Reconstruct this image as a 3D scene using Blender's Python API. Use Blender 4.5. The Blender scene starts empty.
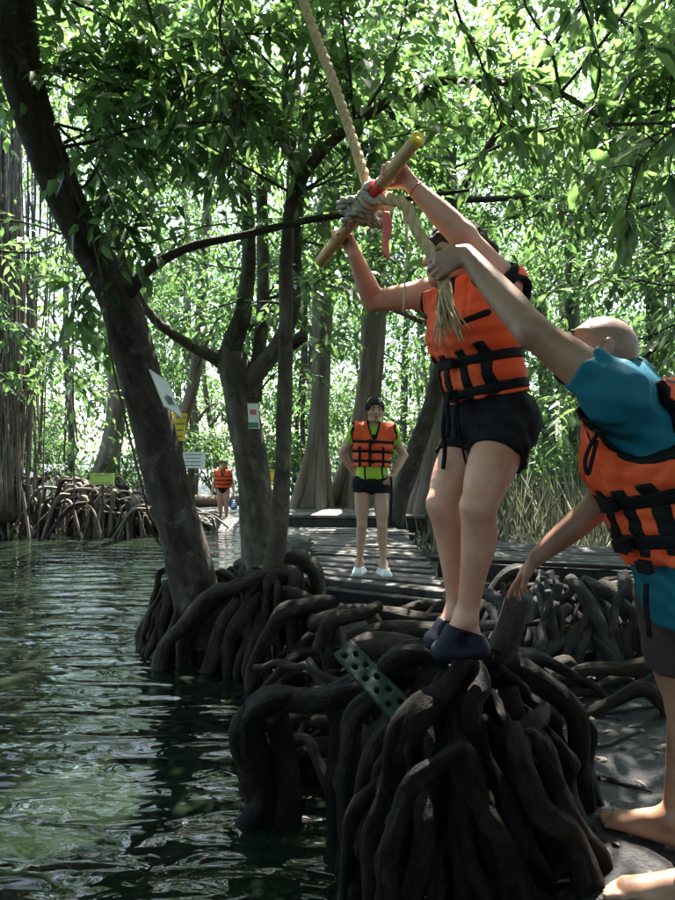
import bpy, bmesh, math, random
import numpy as np

sc = bpy.context.scene
col = sc.collection
RNG = np.random.default_rng(7)
random.seed(7)

# ------------------------------------------------------------------ camera, sky, sun, exposure
CAM_Z, FPX = 1.75, 676.0
cam_d = bpy.data.cameras.new('camera'); cam = bpy.data.objects.new('camera', cam_d); col.objects.link(cam)
cam.location = (0, 0, CAM_Z); cam.rotation_euler = (math.pi/2, 0, 0)
cam_d.sensor_width = 36; cam_d.lens = 36*FPX/900; cam_d.clip_start = 0.05; cam_d.clip_end = 600
sc.camera = cam

SUN_EL, SUN_AZ = math.radians(60), math.radians(13)     # azimuth measured from +Y (view direction) towards +X
w = bpy.data.worlds.new('World'); sc.world = w; w.use_nodes = True
nt = w.node_tree; nt.nodes.clear()
sky = nt.nodes.new('ShaderNodeTexSky'); sky.sky_type = 'NISHITA'; sky.sun_disc = False
sky.sun_elevation = SUN_EL; sky.sun_rotation = SUN_AZ; sky.dust_density = 2.0
bg = nt.nodes.new('ShaderNodeBackground'); bg.inputs['Strength'].default_value = 0.13
wo = nt.nodes.new('ShaderNodeOutputWorld')
nt.links.new(sky.outputs[0], bg.inputs[0]); nt.links.new(bg.outputs[0], wo.inputs[0])
sun_d = bpy.data.lights.new('sun', 'SUN'); sun = bpy.data.objects.new('sun', sun_d); col.objects.link(sun)
sun_d.energy = 5.0; sun_d.angle = math.radians(0.5); sun_d.color = (1.0, 0.95, 0.86)
sun.location = (0, 0, 60)
from mathutils import Vector
sdir = Vector((math.sin(SUN_AZ)*math.cos(SUN_EL), math.cos(SUN_AZ)*math.cos(SUN_EL), math.sin(SUN_EL)))
sun.rotation_euler = sdir.to_track_quat('Z', 'Y').to_euler()

sc.view_settings.view_transform = 'Standard'; sc.view_settings.look = 'None'
sc.view_settings.exposure = 3.0; sc.view_settings.gamma = 1.0; sc.view_settings.use_curve_mapping = False
sc.render.engine = 'CYCLES'
sc.cycles.use_denoising = True
sc.cycles.max_bounces = 7; sc.cycles.diffuse_bounces = 4; sc.cycles.glossy_bounces = 3
sc.cycles.transmission_bounces = 4; sc.cycles.transparent_max_bounces = 6
sc.cycles.sample_clamp_indirect = 6.0
sc.cycles.caustics_reflective = False; sc.cycles.caustics_refractive = False

# ------------------------------------------------------------------ helpers
def P(u, v, d):
    """pixel of the 675x900 photograph at depth d (metres) -> world point"""
    return np.array([(u-337.5)/FPX*d, d, CAM_Z-(v-450.0)/FPX*d])
def V3(*a): return np.array(a, float)
def nrm(v):
    v = np.asarray(v, float); return v/(np.linalg.norm(v)+1e-12)

def thing(name, loc, label, cat, group=None):
    o = bpy.data.objects.new(name, None); col.objects.link(o)
    o.location = [float(c) for c in loc]; o.empty_display_size = 0.1
    o['label'] = label; o['category'] = cat
    if group: o['group'] = group
    return o
def tag(o, label, cat, group=None):
    o['label'] = label; o['category'] = cat
    if group: o['group'] = group
    return o
def base_of(o):
    b = np.zeros(3)
    while o is not None:
        b += np.array(o.location); o = o.parent
    return b
def link(name, me, mat, parent=None, loc=None):
    o = bpy.data.objects.new(name, me); col.objects.link(o)
    if mat is not None and not me.materials: me.materials.append(mat)
    if parent is not None: o.parent = parent
    if loc is not None: o.location = [float(c) for c in loc]
    return o
def mk(name, V, F, mat, parent=None, loc=None, smooth=True, uv=None):
    """one mesh object; V in world space, stored relative to its parent chain (or to loc)"""
    V = np.asarray(V, float)
    off = base_of(parent) if parent is not None else np.zeros(3)
    if loc is not None: off = off+np.asarray(loc, float)
    me = bpy.data.meshes.new(name)
    V = V-off
    if isinstance(F, np.ndarray):
        n, k = F.shape
        me.vertices.add(len(V)); me.vertices.foreach_set('co', V.astype(np.float32).ravel())
        me.loops.add(n*k); me.loops.foreach_set('vertex_index', F.astype(np.int32).ravel())
        me.polygons.add(n)
        me.polygons.foreach_set('loop_start', np.arange(0, n*k, k, dtype=np.int32))
        me.update(calc_edges=True)
    else:
        me.from_pydata([tuple(v) for v in V], [], F)
    if uv is not None:
        l = me.uv_layers.new(name='UVMap'); l.data.foreach_set('uv', np.asarray(uv, np.float32).ravel())
    if smooth: me.polygons.foreach_set('use_smooth', [True]*len(me.polygons))
    me.validate(); me.update()
    return link(name, me, mat, parent, loc)

def spline(pts, res=6):
    """Catmull-Rom through rows of pts (any number of columns)"""
    pts = np.asarray(pts, float)
    if len(pts) < 3:
        t = np.linspace(0, 1, res+1)[:, None]; return pts[0]*(1-t)+pts[-1]*t
    p = np.vstack([2*pts[0]-pts[1], pts, 2*pts[-1]-pts[-2]])
    out = []
    for i in range(1, len(p)-2):
        t = np.linspace(0, 1, res, endpoint=False)[:, None]
        a, b, c, d = p[i-1], p[i], p[i+1], p[i+2]
        out.append(.5*((2*b)+(c-a)*t+(2*a-5*b+4*c-d)*t*t+(3*b-a-3*c+d)*t**3))
    out.append(pts[-1:]); return np.vstack(out)

def tube(pts, rad, sides=10, res=6, lump=0.0, seed=0, ridge=0.0, wob=0.0):
    """tapered, lumpy, capped tube -> V, F, UV"""
    pts = np.asarray(pts, float)
    rad = np.full(len(pts), rad) if np.isscalar(rad) else np.asarray(rad, float)
    s = spline(np.column_stack([pts, rad]), res)
    C, R = s[:, :3].copy(), np.maximum(s[:, 3], 1e-4)
    if wob > 0:
        rw = np.random.default_rng(seed+17); l_ = np.concatenate([[0], np.cumsum(np.linalg.norm(np.diff(C, axis=0), axis=1))]); rm_ = R.mean(); env = np.sin(np.clip(l_/(l_[-1]+1e-9), 0, 1)*math.pi)[:, None]**.5
        for k in range(4):
            C += env*rw.normal(0, 1, 3)*wob*rm_*np.sin(l_*rw.uniform(.15, .7)/rm_+rw.uniform(0, 6.3))[:, None]/(1+.4*k)
        R = R*(1+wob*.35*np.sin(l_*rw.uniform(.1, .25)/rm_+rw.uniform(0, 6.3))+wob*.2*np.sin(l_*rw.uniform(.3, .6)/rm_+rw.uniform(0, 6.3)))
    n = len(C)
    T = np.gradient(C, axis=0); T /= np.linalg.norm(T, axis=1)[:, None]+1e-12
    up = V3(0, 0, 1) if abs(T[0, 2]) < .9 else V3(1, 0, 0)
    N = nrm(np.cross(T[0], up)); frames = []
    for i in range(n):
        N = nrm(N-T[i]*np.dot(N, T[i])); frames.append((N, np.cross(T[i], N)))
    th = np.linspace(0, 2*math.pi, sides, endpoint=False)
    L = np.concatenate([[0], np.cumsum(np.linalg.norm(np.diff(C, axis=0), axis=1))])
    r = np.random.default_rng(seed)
    verts = np.zeros((n, sides, 3))
    f = np.ones((n, sides))
    if lump > 0:
        rm = R.mean()
        for k in range(6):
            m = r.integers(0, 4); fr = r.uniform(.12, .9)/rm; ph, ph2 = r.uniform(0, 6.3, 2)
            f += lump/2.2*np.sin(m*th[None, :]+ph+r.uniform(-1, 1)*L[:, None]*fr*.5)*np.sin(L[:, None]*fr+ph2)
        f += r.normal(0, lump*.13, f.shape)
    if ridge > 0:
        for k in range(int(L[-1]/(5*R.mean()))):
            t0, l0, A = r.uniform(0, 6.28), r.uniform(0, L[-1]), r.uniform(.1, .32); dth = (th[None, :]-t0+math.pi) % (2*math.pi)-math.pi
            f += A*np.exp(-(dth/.55)**2-((L[:, None]-l0)/(.7*R.mean()))**2)
        for m in (3, 5, 7): f += ridge*np.sin(m*th[None, :]+r.uniform(0, 6.3)+L[:, None]*r.uniform(-.06, .06)/R.mean())*(.6+.4*np.sin(L[:, None]*r.uniform(.1, .3)/R.mean()))/m*2
    for i in range(n):
        a, b = frames[i]
        verts[i] = C[i]+(np.cos(th)[:, None]*a+np.sin(th)[:, None]*b)*(R[i]*f[i])[:, None]
    V = verts.reshape(-1, 3)
    F, UV = [], []
    circ = 2*math.pi*R.mean()
    for i in range(n-1):
        for j in range(sides):
            k = (j+1) % sides
            F.append((i*sides+j, i*sides+k, (i+1)*sides+k, (i+1)*sides+j))
            u0, u1 = j/sides*circ, (j+1)/sides*circ
            UV += [(u0, L[i]), (u1, L[i]), (u1, L[i+1]), (u0, L[i+1])]
    F.append(tuple(range(sides))[::-1]); UV += [(0.01*math.cos(t), .01*math.sin(t)) for t in th]
    F.append(tuple((n-1)*sides+j for j in range(sides))); UV += [(0.01*math.cos(t), .01*math.sin(t)) for t in th]
    return V, F, UV
def tubes_join(lst):
    V, F, UV, o = [], [], [], 0
    for v, f, u in lst:
        V.append(v); F += [tuple(i+o for i in q) for q in f]; UV += list(u); o += len(v)
    return np.vstack(V), F, UV
def tube_obj(name, pts, rad, mat, parent=None, **kw):
    V, F, UV = tube(pts, rad, **kw)
    return mk(name, V, F, mat, parent, uv=UV)

def box(name, c, ax, ay, az, size, mat, parent=None, bevel=.004, jit=0, seed=0):
    bm = bmesh.new(); bmesh.ops.create_cube(bm, size=1)
    M = np.column_stack([nrm(ax)*size[0], nrm(ay)*size[1], nrm(az)*size[2]])
    off = base_of(parent) if parent is not None else np.zeros(3)
    r = np.random.default_rng(seed)
    for v in bm.verts:
        p = M@np.array(v.co)+c-off+r.normal(0, 1, 3)*jit
        v.co = p
    if bevel: bmesh.ops.bevel(bm, geom=bm.edges[:], offset=bevel, segments=1, affect='EDGES')
    bmesh.ops.recalc_face_normals(bm, faces=bm.faces[:])
    me = bpy.data.meshes.new(name); bm.to_mesh(me); bm.free()
    return link(name, me, mat, parent)

# ------------------------------------------------------------------ materials
def newmat(name):
    m = bpy.data.materials.new(name); m.use_nodes = True
    t = m.node_tree; b = t.nodes['Principled BSDF']
    return m, t, b
def N(t, kind, **inp):
    n = t.nodes.new(kind)
    for k, v in inp.items():
        if k in n.inputs.keys(): n.inputs[k].default_value = v
        else: setattr(n, k, v)
    return n
def ramp(t, fac, stops):
    r = t.nodes.new('ShaderNodeValToRGB'); e = r.color_ramp.elements
    while len(e) < len(stops): e.new(.5)
    for el, (p, c) in zip(e, stops): el.position = p; el.color = (*c, 1)
    t.links.new(fac, r.inputs[0]); return r
def noisy(name, c1, c2, scale=6, rough=.6, rough2=None, bump=.3, bscale=40, coat=0, stretch=None, mid=None, sss=0, spec=.5, bdist=.01, patch=None):
    """two-tone noise material in world space (or along a tube's UV when stretch is given)"""
    m, t, b = newmat(name)
    if stretch:
        tc = N(t, 'ShaderNodeTexCoord'); mp = N(t, 'ShaderNodeMapping')
        t.links.new(tc.outputs['UV'], mp.inputs['Vector']); mp.inputs['Scale'].default_value = (1, stretch, 1)
        vec = mp.outputs[0]
    else:
        vec = N(t, 'ShaderNodeNewGeometry').outputs['Position']
    n1 = N(t, 'ShaderNodeTexNoise', Scale=scale, Detail=5.0, Roughness=.65)
    t.links.new(vec, n1.inputs['Vector'])
    r = ramp(t, n1.outputs[0], [(.34, c1), (.66, c2)] if mid is None else [(.3, c1), (.5, mid), (.7, c2)])
    t.links.new(r.outputs[0], b.inputs['Base Color'])
    if patch:        # lichen, dried mud or moss in blotches with shapes of their own
        n3 = N(t, 'ShaderNodeTexNoise', Scale=patch[1], Detail=6.0, Roughness=.72, Distortion=.4); t.links.new(N(t, 'ShaderNodeNewGeometry').outputs['Position'], n3.inputs['Vector'])
        m3 = N(t, 'ShaderNodeMapRange'); m3.inputs[1].default_value = patch[2]; m3.inputs[2].default_value = patch[2]+.12; m3.inputs[4].default_value = patch[3]; t.links.new(n3.outputs[0], m3.inputs[0])
        mx3 = N(t, 'ShaderNodeMix', data_type='RGBA'); t.links.new(m3.outputs[0], mx3.inputs[0]); t.links.new(r.outputs[0], mx3.inputs[6]); mx3.inputs[7].default_value = (*patch[0], 1); t.links.new(mx3.outputs[2], b.inputs['Base Color'])
    n2 = N(t, 'ShaderNodeTexNoise', Scale=bscale, Detail=6.0, Roughness=.7)
    t.links.new(vec, n2.inputs['Vector'])
    if rough2 is not None:
        mr = N(t, 'ShaderNodeMapRange'); mr.inputs[3].default_value = rough; mr.inputs[4].default_value = rough2
        mr.inputs[1].default_value = .3; mr.inputs[2].default_value = .7
        t.links.new(n1.outputs[0], mr.inputs[0]); t.links.new(mr.outputs[0], b.inputs['Roughness'])
    else: b.inputs['Roughness'].default_value = rough
    b.inputs['Specular IOR Level'].default_value = spec
    if bump:
        bp = N(t, 'ShaderNodeBump', Strength=bump, Distance=bdist); t.links.new(n2.outputs[0], bp.inputs['Height'])
        t.links.new(bp.outputs[0], b.inputs['Normal'])
    if coat: b.inputs['Coat Weight'].default_value = coat; b.inputs['Coat Roughness'].default_value = .25
    if sss:
        b.inputs['Subsurface Weight'].default_value = sss; b.inputs['Subsurface Radius'].default_value = (.6, .25, .15)
        b.inputs['Subsurface Scale'].default_value = .012
    return m
def leafmat(name, dark, light, trans, tw=.45, rough=.38):
    m, t, b = newmat(name)
    g = N(t, 'ShaderNodeNewGeometry')
    r = ramp(t, g.outputs['Random Per Island'], [(0, dark), (.55, tuple((a+c)/2 for a, c in zip(dark, light))), (1, light)])
    t.links.new(r.outputs[0], b.inputs['Base Color']); b.inputs['Roughness'].default_value = rough
    tr = N(t, 'ShaderNodeBsdfTranslucent')
    r2 = ramp(t, g.outputs['Random Per Island'], [(0, tuple(c*.7 for c in trans)), (1, trans)])
    t.links.new(r2.outputs[0], tr.inputs[0])
    mx = N(t, 'ShaderNodeMixShader'); mx.inputs[0].default_value = tw
    t.links.new(b.outputs[0], mx.inputs[1]); t.links.new(tr.outputs[0], mx.inputs[2])
    t.links.new(mx.outputs[0], t.nodes['Material Output'].inputs[0])
    return m

M = {}
M['leaf'] = leafmat('leaf_green', (.024, .056, .022), (.06, .11, .045), (.2, .36, .10), .48, .3)
M['leaf_far'] = leafmat('leaf_far', (.024, .06, .02), (.06, .115, .04), (.15, .29, .08), .48, .5)
M['leaf_litter'] = leafmat('leaf_litter', (.03, .02, .012), (.26, .2, .11), (.08, .06, .02), .12, .7)
M['bark'] = noisy('bark_brown', (.014, .011, .0085), (.085, .066, .05), 9, .85, None, 1.0, 45, stretch=.28, bdist=.025, patch=((.15, .14, .11), 7, .55, .75), spec=.25)
M['bark_grey'] = noisy('bark_grey', (.05, .043, .034), (.19, .165, .13), 7, .85, None, 1.0, 45, stretch=.3, bdist=.025, mid=(.085, .072, .05), patch=((.035, .03, .022), 5, .5, .8), spec=.25)
M['bark_pale'] = noisy('bark_pale', (.07, .055, .04), (.24, .19, .14), 5, .85, None, 1.0, 34, stretch=.12, bdist=.03, spec=.25)
M['root_dark'] = noisy('root_dark', (.008, .006, .005), (.052, .039, .03), 14, .75, .42, .9, 70, stretch=.35, bdist=.025, spec=.12, patch=((.06, .05, .042), 9, .56, .7))
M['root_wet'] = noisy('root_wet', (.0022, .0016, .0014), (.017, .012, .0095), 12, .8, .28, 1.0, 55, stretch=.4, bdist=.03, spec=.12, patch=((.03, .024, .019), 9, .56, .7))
M['root_grey'] = noisy('root_grey', (.018, .017, .017), (.07, .066, .063), 11, .8, .55, 1.0, 60, stretch=.3, bdist=.02, spec=.15, patch=((.11, .1, .092), 10, .55, .6))
M['root_pale'] = noisy('root_pale', (.05, .04, .03), (.2, .165, .125), 9, .8, None, .5, 60, stretch=.3, bdist=.006)
M['mud'] = noisy('mud', (.012, .011, .011), (.04, .037, .037), 4.5, .7, .14, 1.0, 22, bdist=.04, spec=.5)
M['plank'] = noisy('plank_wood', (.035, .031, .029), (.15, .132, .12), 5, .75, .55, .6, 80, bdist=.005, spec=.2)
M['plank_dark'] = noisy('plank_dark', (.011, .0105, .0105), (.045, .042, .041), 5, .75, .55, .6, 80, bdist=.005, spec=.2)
M['bar'] = noisy('bar_wood', (.38, .23, .09), (.58, .38, .17), 12, .55, None, .25, 90, bdist=.002)
M['yellow'] = noisy('yellow_paint', (.75, .5, .02), (.85, .62, .05), 8, .5, None, .1, 60)
M['red'] = noisy('red_tape', (.62, .03, .03), (.75, .06, .05), 10, .45, None, .15, 60)
M['pink'] = noisy('red_ribbon', (.6, .1, .09), (.75, .18, .15), 10, .7, None, .2, 60)
M['rope'] = noisy('rope_fibre', (.42, .29, .15), (.66, .49, .28), 40, .9, None, .7, 220, bdist=.004)
M['rope_old'] = noisy('rope_grey', (.25, .23, .2), (.5, .47, .4), 40, .9, None, .7, 220, bdist=.004)
M['skin_a'] = noisy('skin_light', (.46, .205, .135), (.60, .30, .21), 9, .48, None, .2, 190, sss=.1, bdist=.002)
M['skin_b'] = noisy('skin_tan', (.24, .12, .075), (.36, .195, .125), 9, .48, None, .25, 190, sss=.1, bdist=.002)
M['skin_c'] = noisy('skin_medium', (.46, .26, .18), (.54, .32, .23), 7, .5, None, .06, 160, bdist=.002)
M['lips'] = noisy('lips', (.4, .12, .1), (.45, .15, .12), 10, .45, None, 0)
M['vest'] = noisy('vest_orange', (.74, .085, .025), (.84, .125, .04), 5, .62, None, .6, 22, bdist=.012, spec=.2)
M['strap'] = noisy('strap_black', (.005, .005, .006), (.011, .011, .012), 30, .7, None, .3, 300, bdist=.002, spec=.12)
M['black'] = noisy('black_cloth', (.005, .0055, .007), (.02, .021, .025), 14, .85, None, .7, 60, bdist=.006, spec=.12)
M['navy'] = noisy('navy_neoprene', (.005, .006, .014), (.012, .013, .026), 9, .6, None, .2, 70, spec=.2)
M['teal'] = noisy('teal_cloth', (.008, .10, .15), (.012, .135, .19), 4, .6, None, .3, 22, bdist=.010, spec=.15)
M['lime'] = noisy('lime_cloth', (.30, .50, .02), (.38, .58, .04), 6, .7, None, .3, 25, bdist=.008)
M['brown_cloth'] = noisy('brown_cloth', (.03, .016, .016), (.05, .028, .028), 8, .8, None, .3, 40)
M['hair'] = noisy('hair_dark', (.005, .004, .004), (.014, .011, .009), 60, .7, None, .8, 150, bdist=.006, spec=.25)
M['stubble'] = noisy('hair_stubble', (.19, .10, .07), (.27, .15, .105), 60, .5, None, .3, 200, bdist=.002)
M['white'] = noisy('white_paint', (.72, .72, .7), (.82, .82, .8), 5, .55, None, .1, 40)
M['metal'] = noisy('grey_metal', (.35, .35, .36), (.5, .5, .5), 20, .3, None, 0)
M['metal'].node_tree.nodes['Principled BSDF'].inputs['Metallic'].default_value = 1
M['board'] = noisy('green_board', (.007, .016, .011), (.026, .045, .033), 30, .7, .45, .6, 120, bdist=.003, spec=.12, patch=((.05, .055, .045), 22, .57, .6), mid=(.013, .026, .019))
M['sign_green'] = noisy('sign_green', (.03, .2, .1), (.04, .25, .13), 5, .5, None, 0)
M['ink'] = noisy('sign_ink', (.10, .11, .13), (.16, .17, .19), 9, .6, None, 0)
M['sign_lime'] = noisy('sign_lime', (.45, .55, .10), (.55, .62, .16), 9, .6, None, 0)
M['blue'] = noisy('blue_plastic', (.04, .12, .4), (.06, .18, .5), 9, .4, None, 0)
M['blade'] = leafmat('blade', (.08, .09, .05), (.34, .33, .25), (.3, .32, .2), .3, .5)

def water_mat():
    m, t, b = newmat('water')
    g = N(t, 'ShaderNodeNewGeometry')
    def wave(sx, sy, rot, detail, sc):
        mp = N(t, 'ShaderNodeMapping'); mp.inputs['Scale'].default_value = (sx, sy, 1); mp.inputs['Rotation'].default_value = (0, 0, rot)
        t.links.new(g.outputs['Position'], mp.inputs['Vector'])
        n = N(t, 'ShaderNodeTexNoise', Scale=sc, Detail=detail, Roughness=.5, Distortion=.6)
        t.links.new(mp.outputs[0], n.inputs['Vector']); return n.outputs[0]
    a = wave(.42, 1.9, .38, 1.0, 2.3); c = wave(.8, 1.7, -.3, 1.5, 5.5)
    mx = N(t, 'ShaderNodeMath', operation='MULTIPLY_ADD'); mx.inputs[1].default_value = .2
    t.links.new(c, mx.inputs[0]); t.links.new(a, mx.inputs[2])
    bp = N(t, 'ShaderNodeBump', Strength=1.0, Distance=.075); t.links.new(mx.outputs[0], bp.inputs['Height'])
    t.links.new(bp.outputs[0], b.inputs['Normal'])
    n = N(t, 'ShaderNodeTexNoise', Scale=.5, Detail=3.0); t.links.new(g.outputs['Position'], n.inputs['Vector'])
    r = ramp(t, n.outputs[0], [(.35, (.0045, .0075, .0045)), (.65, (.010, .015, .009))])
    t.links.new(r.outputs[0], b.inputs['Base Color'])
    b.inputs['Roughness'].default_value = .03; b.inputs['IOR'].default_value = 1.45
    return m
M['water'] = water_mat()

# ------------------------------------------------------------------ terrain and water
WATER = np.array([(-160, -80), (.1, -80), (.25, 0.6), (.42, 1.6), (.62, 2.3), (.62, 2.8), (.55, 3.4), (.75, 4.2), (.35, 5.0), (-.2, 5.9),
                  (-.75, 7.0), (-.55, 8.6), (-.8, 10.4), (-1.6, 12.2), (-1.7, 14.0), (-3.0, 15.0), (-6, 14.9), (-10, 15.1), (-16, 13), (-30, 16), (-160, 22)], float)
def water_sd(x, y):
    """signed distance to the water's edge, negative inside the water"""
    d = np.full(x.shape, 1e9); inside = np.zeros(x.shape, bool)
    n = len(WATER)
    for i in range(n):
        a, b = WATER[i], WATER[(i+1) % n]
        ex, ey = b-a; wx, wy = x-a[0], y-a[1]
        t = np.clip((wx*ex+wy*ey)/(ex*ex+ey*ey), 0, 1)
        d = np.minimum(d, (wx-ex*t)**2+(wy-ey*t)**2)
        c = ((a[1] > y) != (b[1] > y)) & (x < (b[0]-a[0])*(y-a[1])/((b[1]-a[1]) if b[1] != a[1] else 1e-9)+a[0])
        inside ^= c
    d = np.sqrt(d); return np.where(inside, -d, d)
def vnoise(x, y, seed=0, n=10, f0=.6, f1=6):
    r = np.random.default_rng(seed); z = np.zeros(np.shape(x))
    for k in range(n):
        f = f0*(f1/f0)**(k/(n-1)); a = r.uniform(0, 6.3); ph = r.uniform(0, 6.3, 2)
        z += np.sin((x*math.cos(a)+y*math.sin(a))*f*2+ph[0])*np.sin((y*math.cos(a)-x*math.sin(a))*f*1.7+ph[1])/(1+k*.6)
    return z/3
def ground_z(x, y):
    x = np.asarray(x, float); y = np.asarray(y, float)
    sd = water_sd(x, y)
    s = np.clip((sd+.9)/1.25, 0, 1); s = s*s*(3-2*s)
    land = np.where(y < 6, .42, np.clip(.42-(y-6)*.07, .2, .42))
    far = np.clip((y-16)/20, 0, 1)*.6
    return -.9+s*(.9+land)+far*s+s*(.03*vnoise(x, y, 3)+.02*vnoise(x, y, 4, 8, 4, 14)+.011*vnoise(x, y, 5, 10, 12, 30)*(np.abs(y-3) < 6))
def grid_axis(lo, hi, c, n, k):
    t = np.linspace(-1, 1, n); s = np.sinh(k*t)/np.sinh(k)
    return c+np.where(s < 0, s*(c-lo), s*(hi-c))
gx = grid_axis(-150, 150, .9, 225, 6.2); gy = grid_axis(-60, 260, 3.2, 235, 6.2)
X, Y = np.meshgrid(gx, gy, indexing='ij'); Z = ground_z(X, Y)
idx = np.arange(X.size).reshape(X.shape)
F = np.stack([idx[:-1, :-1], idx[1:, :-1], idx[1:, 1:], idx[:-1, 1:]], -1).reshape(-1, 4)
g = mk('ground', np.stack([X, Y, Z], -1).reshape(-1, 3), F, M['mud']); g['kind'] = 'structure'
wv = np.array([(-150, -60, 0), (150, -60, 0), (150, 60, 0), (-150, 60, 0)], float)
wo_ = mk('water', wv, np.array([[0, 1, 2, 3]]), M['water'], smooth=False); wo_['kind'] = 'structure'

# ------------------------------------------------------------------ foliage generators
def P0(u, v, d): return np.array([(u-337.5)/FPX*d, d, CAM_Z-(v-450.0)/FPX*d])
# openings in the leaf roof through which single sunbeams fall: (point, radius)
SUN_GAPS = [(P0(386, 178, 2.3), .085), (P0(455, 225, 2.27), .10), (P0(612, 326, 2.1), .06), (P0(440, 266, 2.2), .05), (P0(470, 705, 2.36), .035), (P0(425, 712, 2.4), .03),
            (P0(428, 774, 2.16), .035), (P0(590, 856, 2.14), .05), (P0(562, 690, 3.6), .08), (P0(400, 300, 2.8), .06), (P0(330, 520, 10.5), .5), (P0(140, 540, 13.0), .9), (P0(60, 800, 3.3), .35), (P0(375, 430, 6.3), .1), (P0(225, 480, 15.6), .5), (P0(30, 350, 13.3), 1.3), (P0(50, 480, 14.0), 1.0), (P0(560, 470, 11), .8)]
def in_gap(p):
    m = np.zeros(len(p), bool); d = np.array(sdir)
    for c, R in SUN_GAPS:
        q = p-c; t = q@d; m |= (t > .25) & (np.linalg.norm(q-t[:, None]*d, axis=1) < R+.03)
    return m
class Foliage:
    def __init__(s): s.lv, s.lf, s.n, s.tv, s.tf, s.tn, s.lims = [], [], 0, [], [], 0, []
    def leaves(s, pos, ax, nm, L, W, fine):
        g_ = ~in_gap(pos+ax/(np.linalg.norm(ax, axis=1)[:, None]+1e-9)*L[:, None]*.5)
        pos, ax, nm, L, W = pos[g_], ax[g_], nm[g_], L[g_], W[g_]
        ax = ax/(np.linalg.norm(ax, axis=1)[:, None]+1e-9)
        sd = np.cross(ax, nm); sd /= np.linalg.norm(sd, axis=1)[:, None]+1e-9
        nm = np.cross(sd, ax); L = L[:, None]; W = W[:, None]; n = len(pos)
        if fine:
            c1, c2 = pos+ax*L*.32, pos+ax*L*.68-nm*L*.04
            v = np.stack([pos, c1+sd*W*.5+nm*W*.14, c1-nm*W*.06, c1-sd*W*.5+nm*W*.14,
                          c2+sd*W*.38+nm*W*.1, c2-nm*W*.05, c2-sd*W*.38+nm*W*.1, pos+ax*L-nm*L*.14], 1)
            f = np.array([[0, 1, 2], [0, 2, 3], [1, 4, 2], [4, 5, 2], [2, 5, 6], [2, 6, 3], [4, 7, 5], [5, 7, 6]])
        else:
            c = pos+ax*L*.45
            v = np.stack([pos, c+sd*W*.5+nm*W*.15, c-sd*W*.5+nm*W*.15, pos+ax*L-nm*L*.08], 1)
            f = np.array([[0, 1, 3], [0, 3, 2]])
        k = v.shape[1]
        s.lv.append(v.reshape(-1, 3)); s.lf.append((f[None]+(np.arange(n)*k)[:, None, None]+s.n).reshape(-1, 3)); s.n += n*k
    def twigs(s, start, d, length, droop, nl, leafL, r, fine=True, wr=.36, rad=.004):
        """start,d: (n,3)"""
        n = len(start); d = d/(np.linalg.norm(d, axis=1)[:, None]+1e-9)
        dn = np.array([0, 0, -1.0])
        def at(t): return start[:, None]+d[:, None]*length[:, None, None]*t[None, :, None]+dn*(droop[:, None]*t[None, :]**2)[..., None]
        t = np.linspace(0, 1, 4); c = at(t)
        a = np.cross(d, [.3, .2, 1.]); a /= np.linalg.norm(a, axis=1)[:, None]+1e-9; b = np.cross(d, a)
        ring = np.stack([a*math.cos(q)+b*math.sin(q) for q in (0, 2.1, 4.2)], 1)
        v = c[:, :, None]+ring[:, None]*(rad*np.array([1, .8, .6, .3]))[None, :, None, None]
        f = []
        for i in range(3):
            for j in range(3):
                k = (j+1) % 3; f += [[i*3+j, i*3+k, i*3+3+k], [i*3+j, i*3+3+k, i*3+3+j]]
        f = np.array(f)
        s.tv.append(v.reshape(-1, 3)); s.tf.append((f[None]+(np.arange(n)*12)[:, None, None]+s.tn).reshape(-1, 3)); s.tn += n*12
        tl = np.linspace(.12, 1, nl); pos = at(tl)
        tang = d[:, None]*length[:, None, None]+dn*(2*droop[:, None]*tl[None])[..., None]
        tang /= np.linalg.norm(tang, axis=2)[..., None]
        sg = np.where(np.arange(nl) % 2 == 0, 1., -1.)[None, :, None]
        up = np.array([0, 0, 1.])
        side = np.cross(tang, up); side /= np.linalg.norm(side, axis=2)[..., None]+1e-6
        ax = tang*.75+side*sg*r.uniform(.5, 1.0, (n, nl, 1))+dn*r.uniform(-.1, .75, (n, nl, 1))+r.normal(0, .18, (n, nl, 3))
        nm = up+r.normal(0, .38, (n, nl, 3))
        L = leafL*r.uniform(.5, 1.2, n*nl)
        s.leaves(pos.reshape(-1, 3), ax.reshape(-1, 3), nm.reshape(-1, 3), L, L*wr*1.08*r.uniform(.8, 1.2, n*nl), fine)
    def branch(s, start, d, length, r0, r, ntw, twl=.5, nl=10, leafL=.12, fine=True, droop=.5, bare=.15, wander=.22, sides=6):
        pts = [np.asarray(start, float)]; d = nrm(d)
        for i in range(5):
            d = nrm(d+r.normal(0, wander, 3)+np.array([0, 0, -.04])); pts.append(pts[-1]+d*length/5)
        pts = np.array(pts)
        s.lims.append(tube(pts, np.linspace(r0, r0*.25, 6), sides=sides, res=3, lump=.06, seed=int(r.integers(1e9))))
        s.along(pts, ntw, r, twl, nl, leafL, fine, droop, bare)
        return pts
    def along(s, pts, ntw, r, twl=.5, nl=10, leafL=.12, fine=True, droop=.5, bare=.15, wr=.36):
        sp = spline(pts, 8); n = len(sp)
        ii = r.integers(int(bare*n), n, ntw); T = np.gradient(sp, axis=0); T /= np.linalg.norm(T, axis=1)[:, None]+1e-9
        dd = T[ii]*.6+r.normal(0, .62, (ntw, 3))+np.array([0, 0, .05])
        ln = twl*r.uniform(.5, 1.3, ntw)
        s.twigs(sp[ii], dd, ln, ln*droop*r.uniform(.2, 1.2, ntw), nl, leafL, r, fine, wr)
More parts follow.
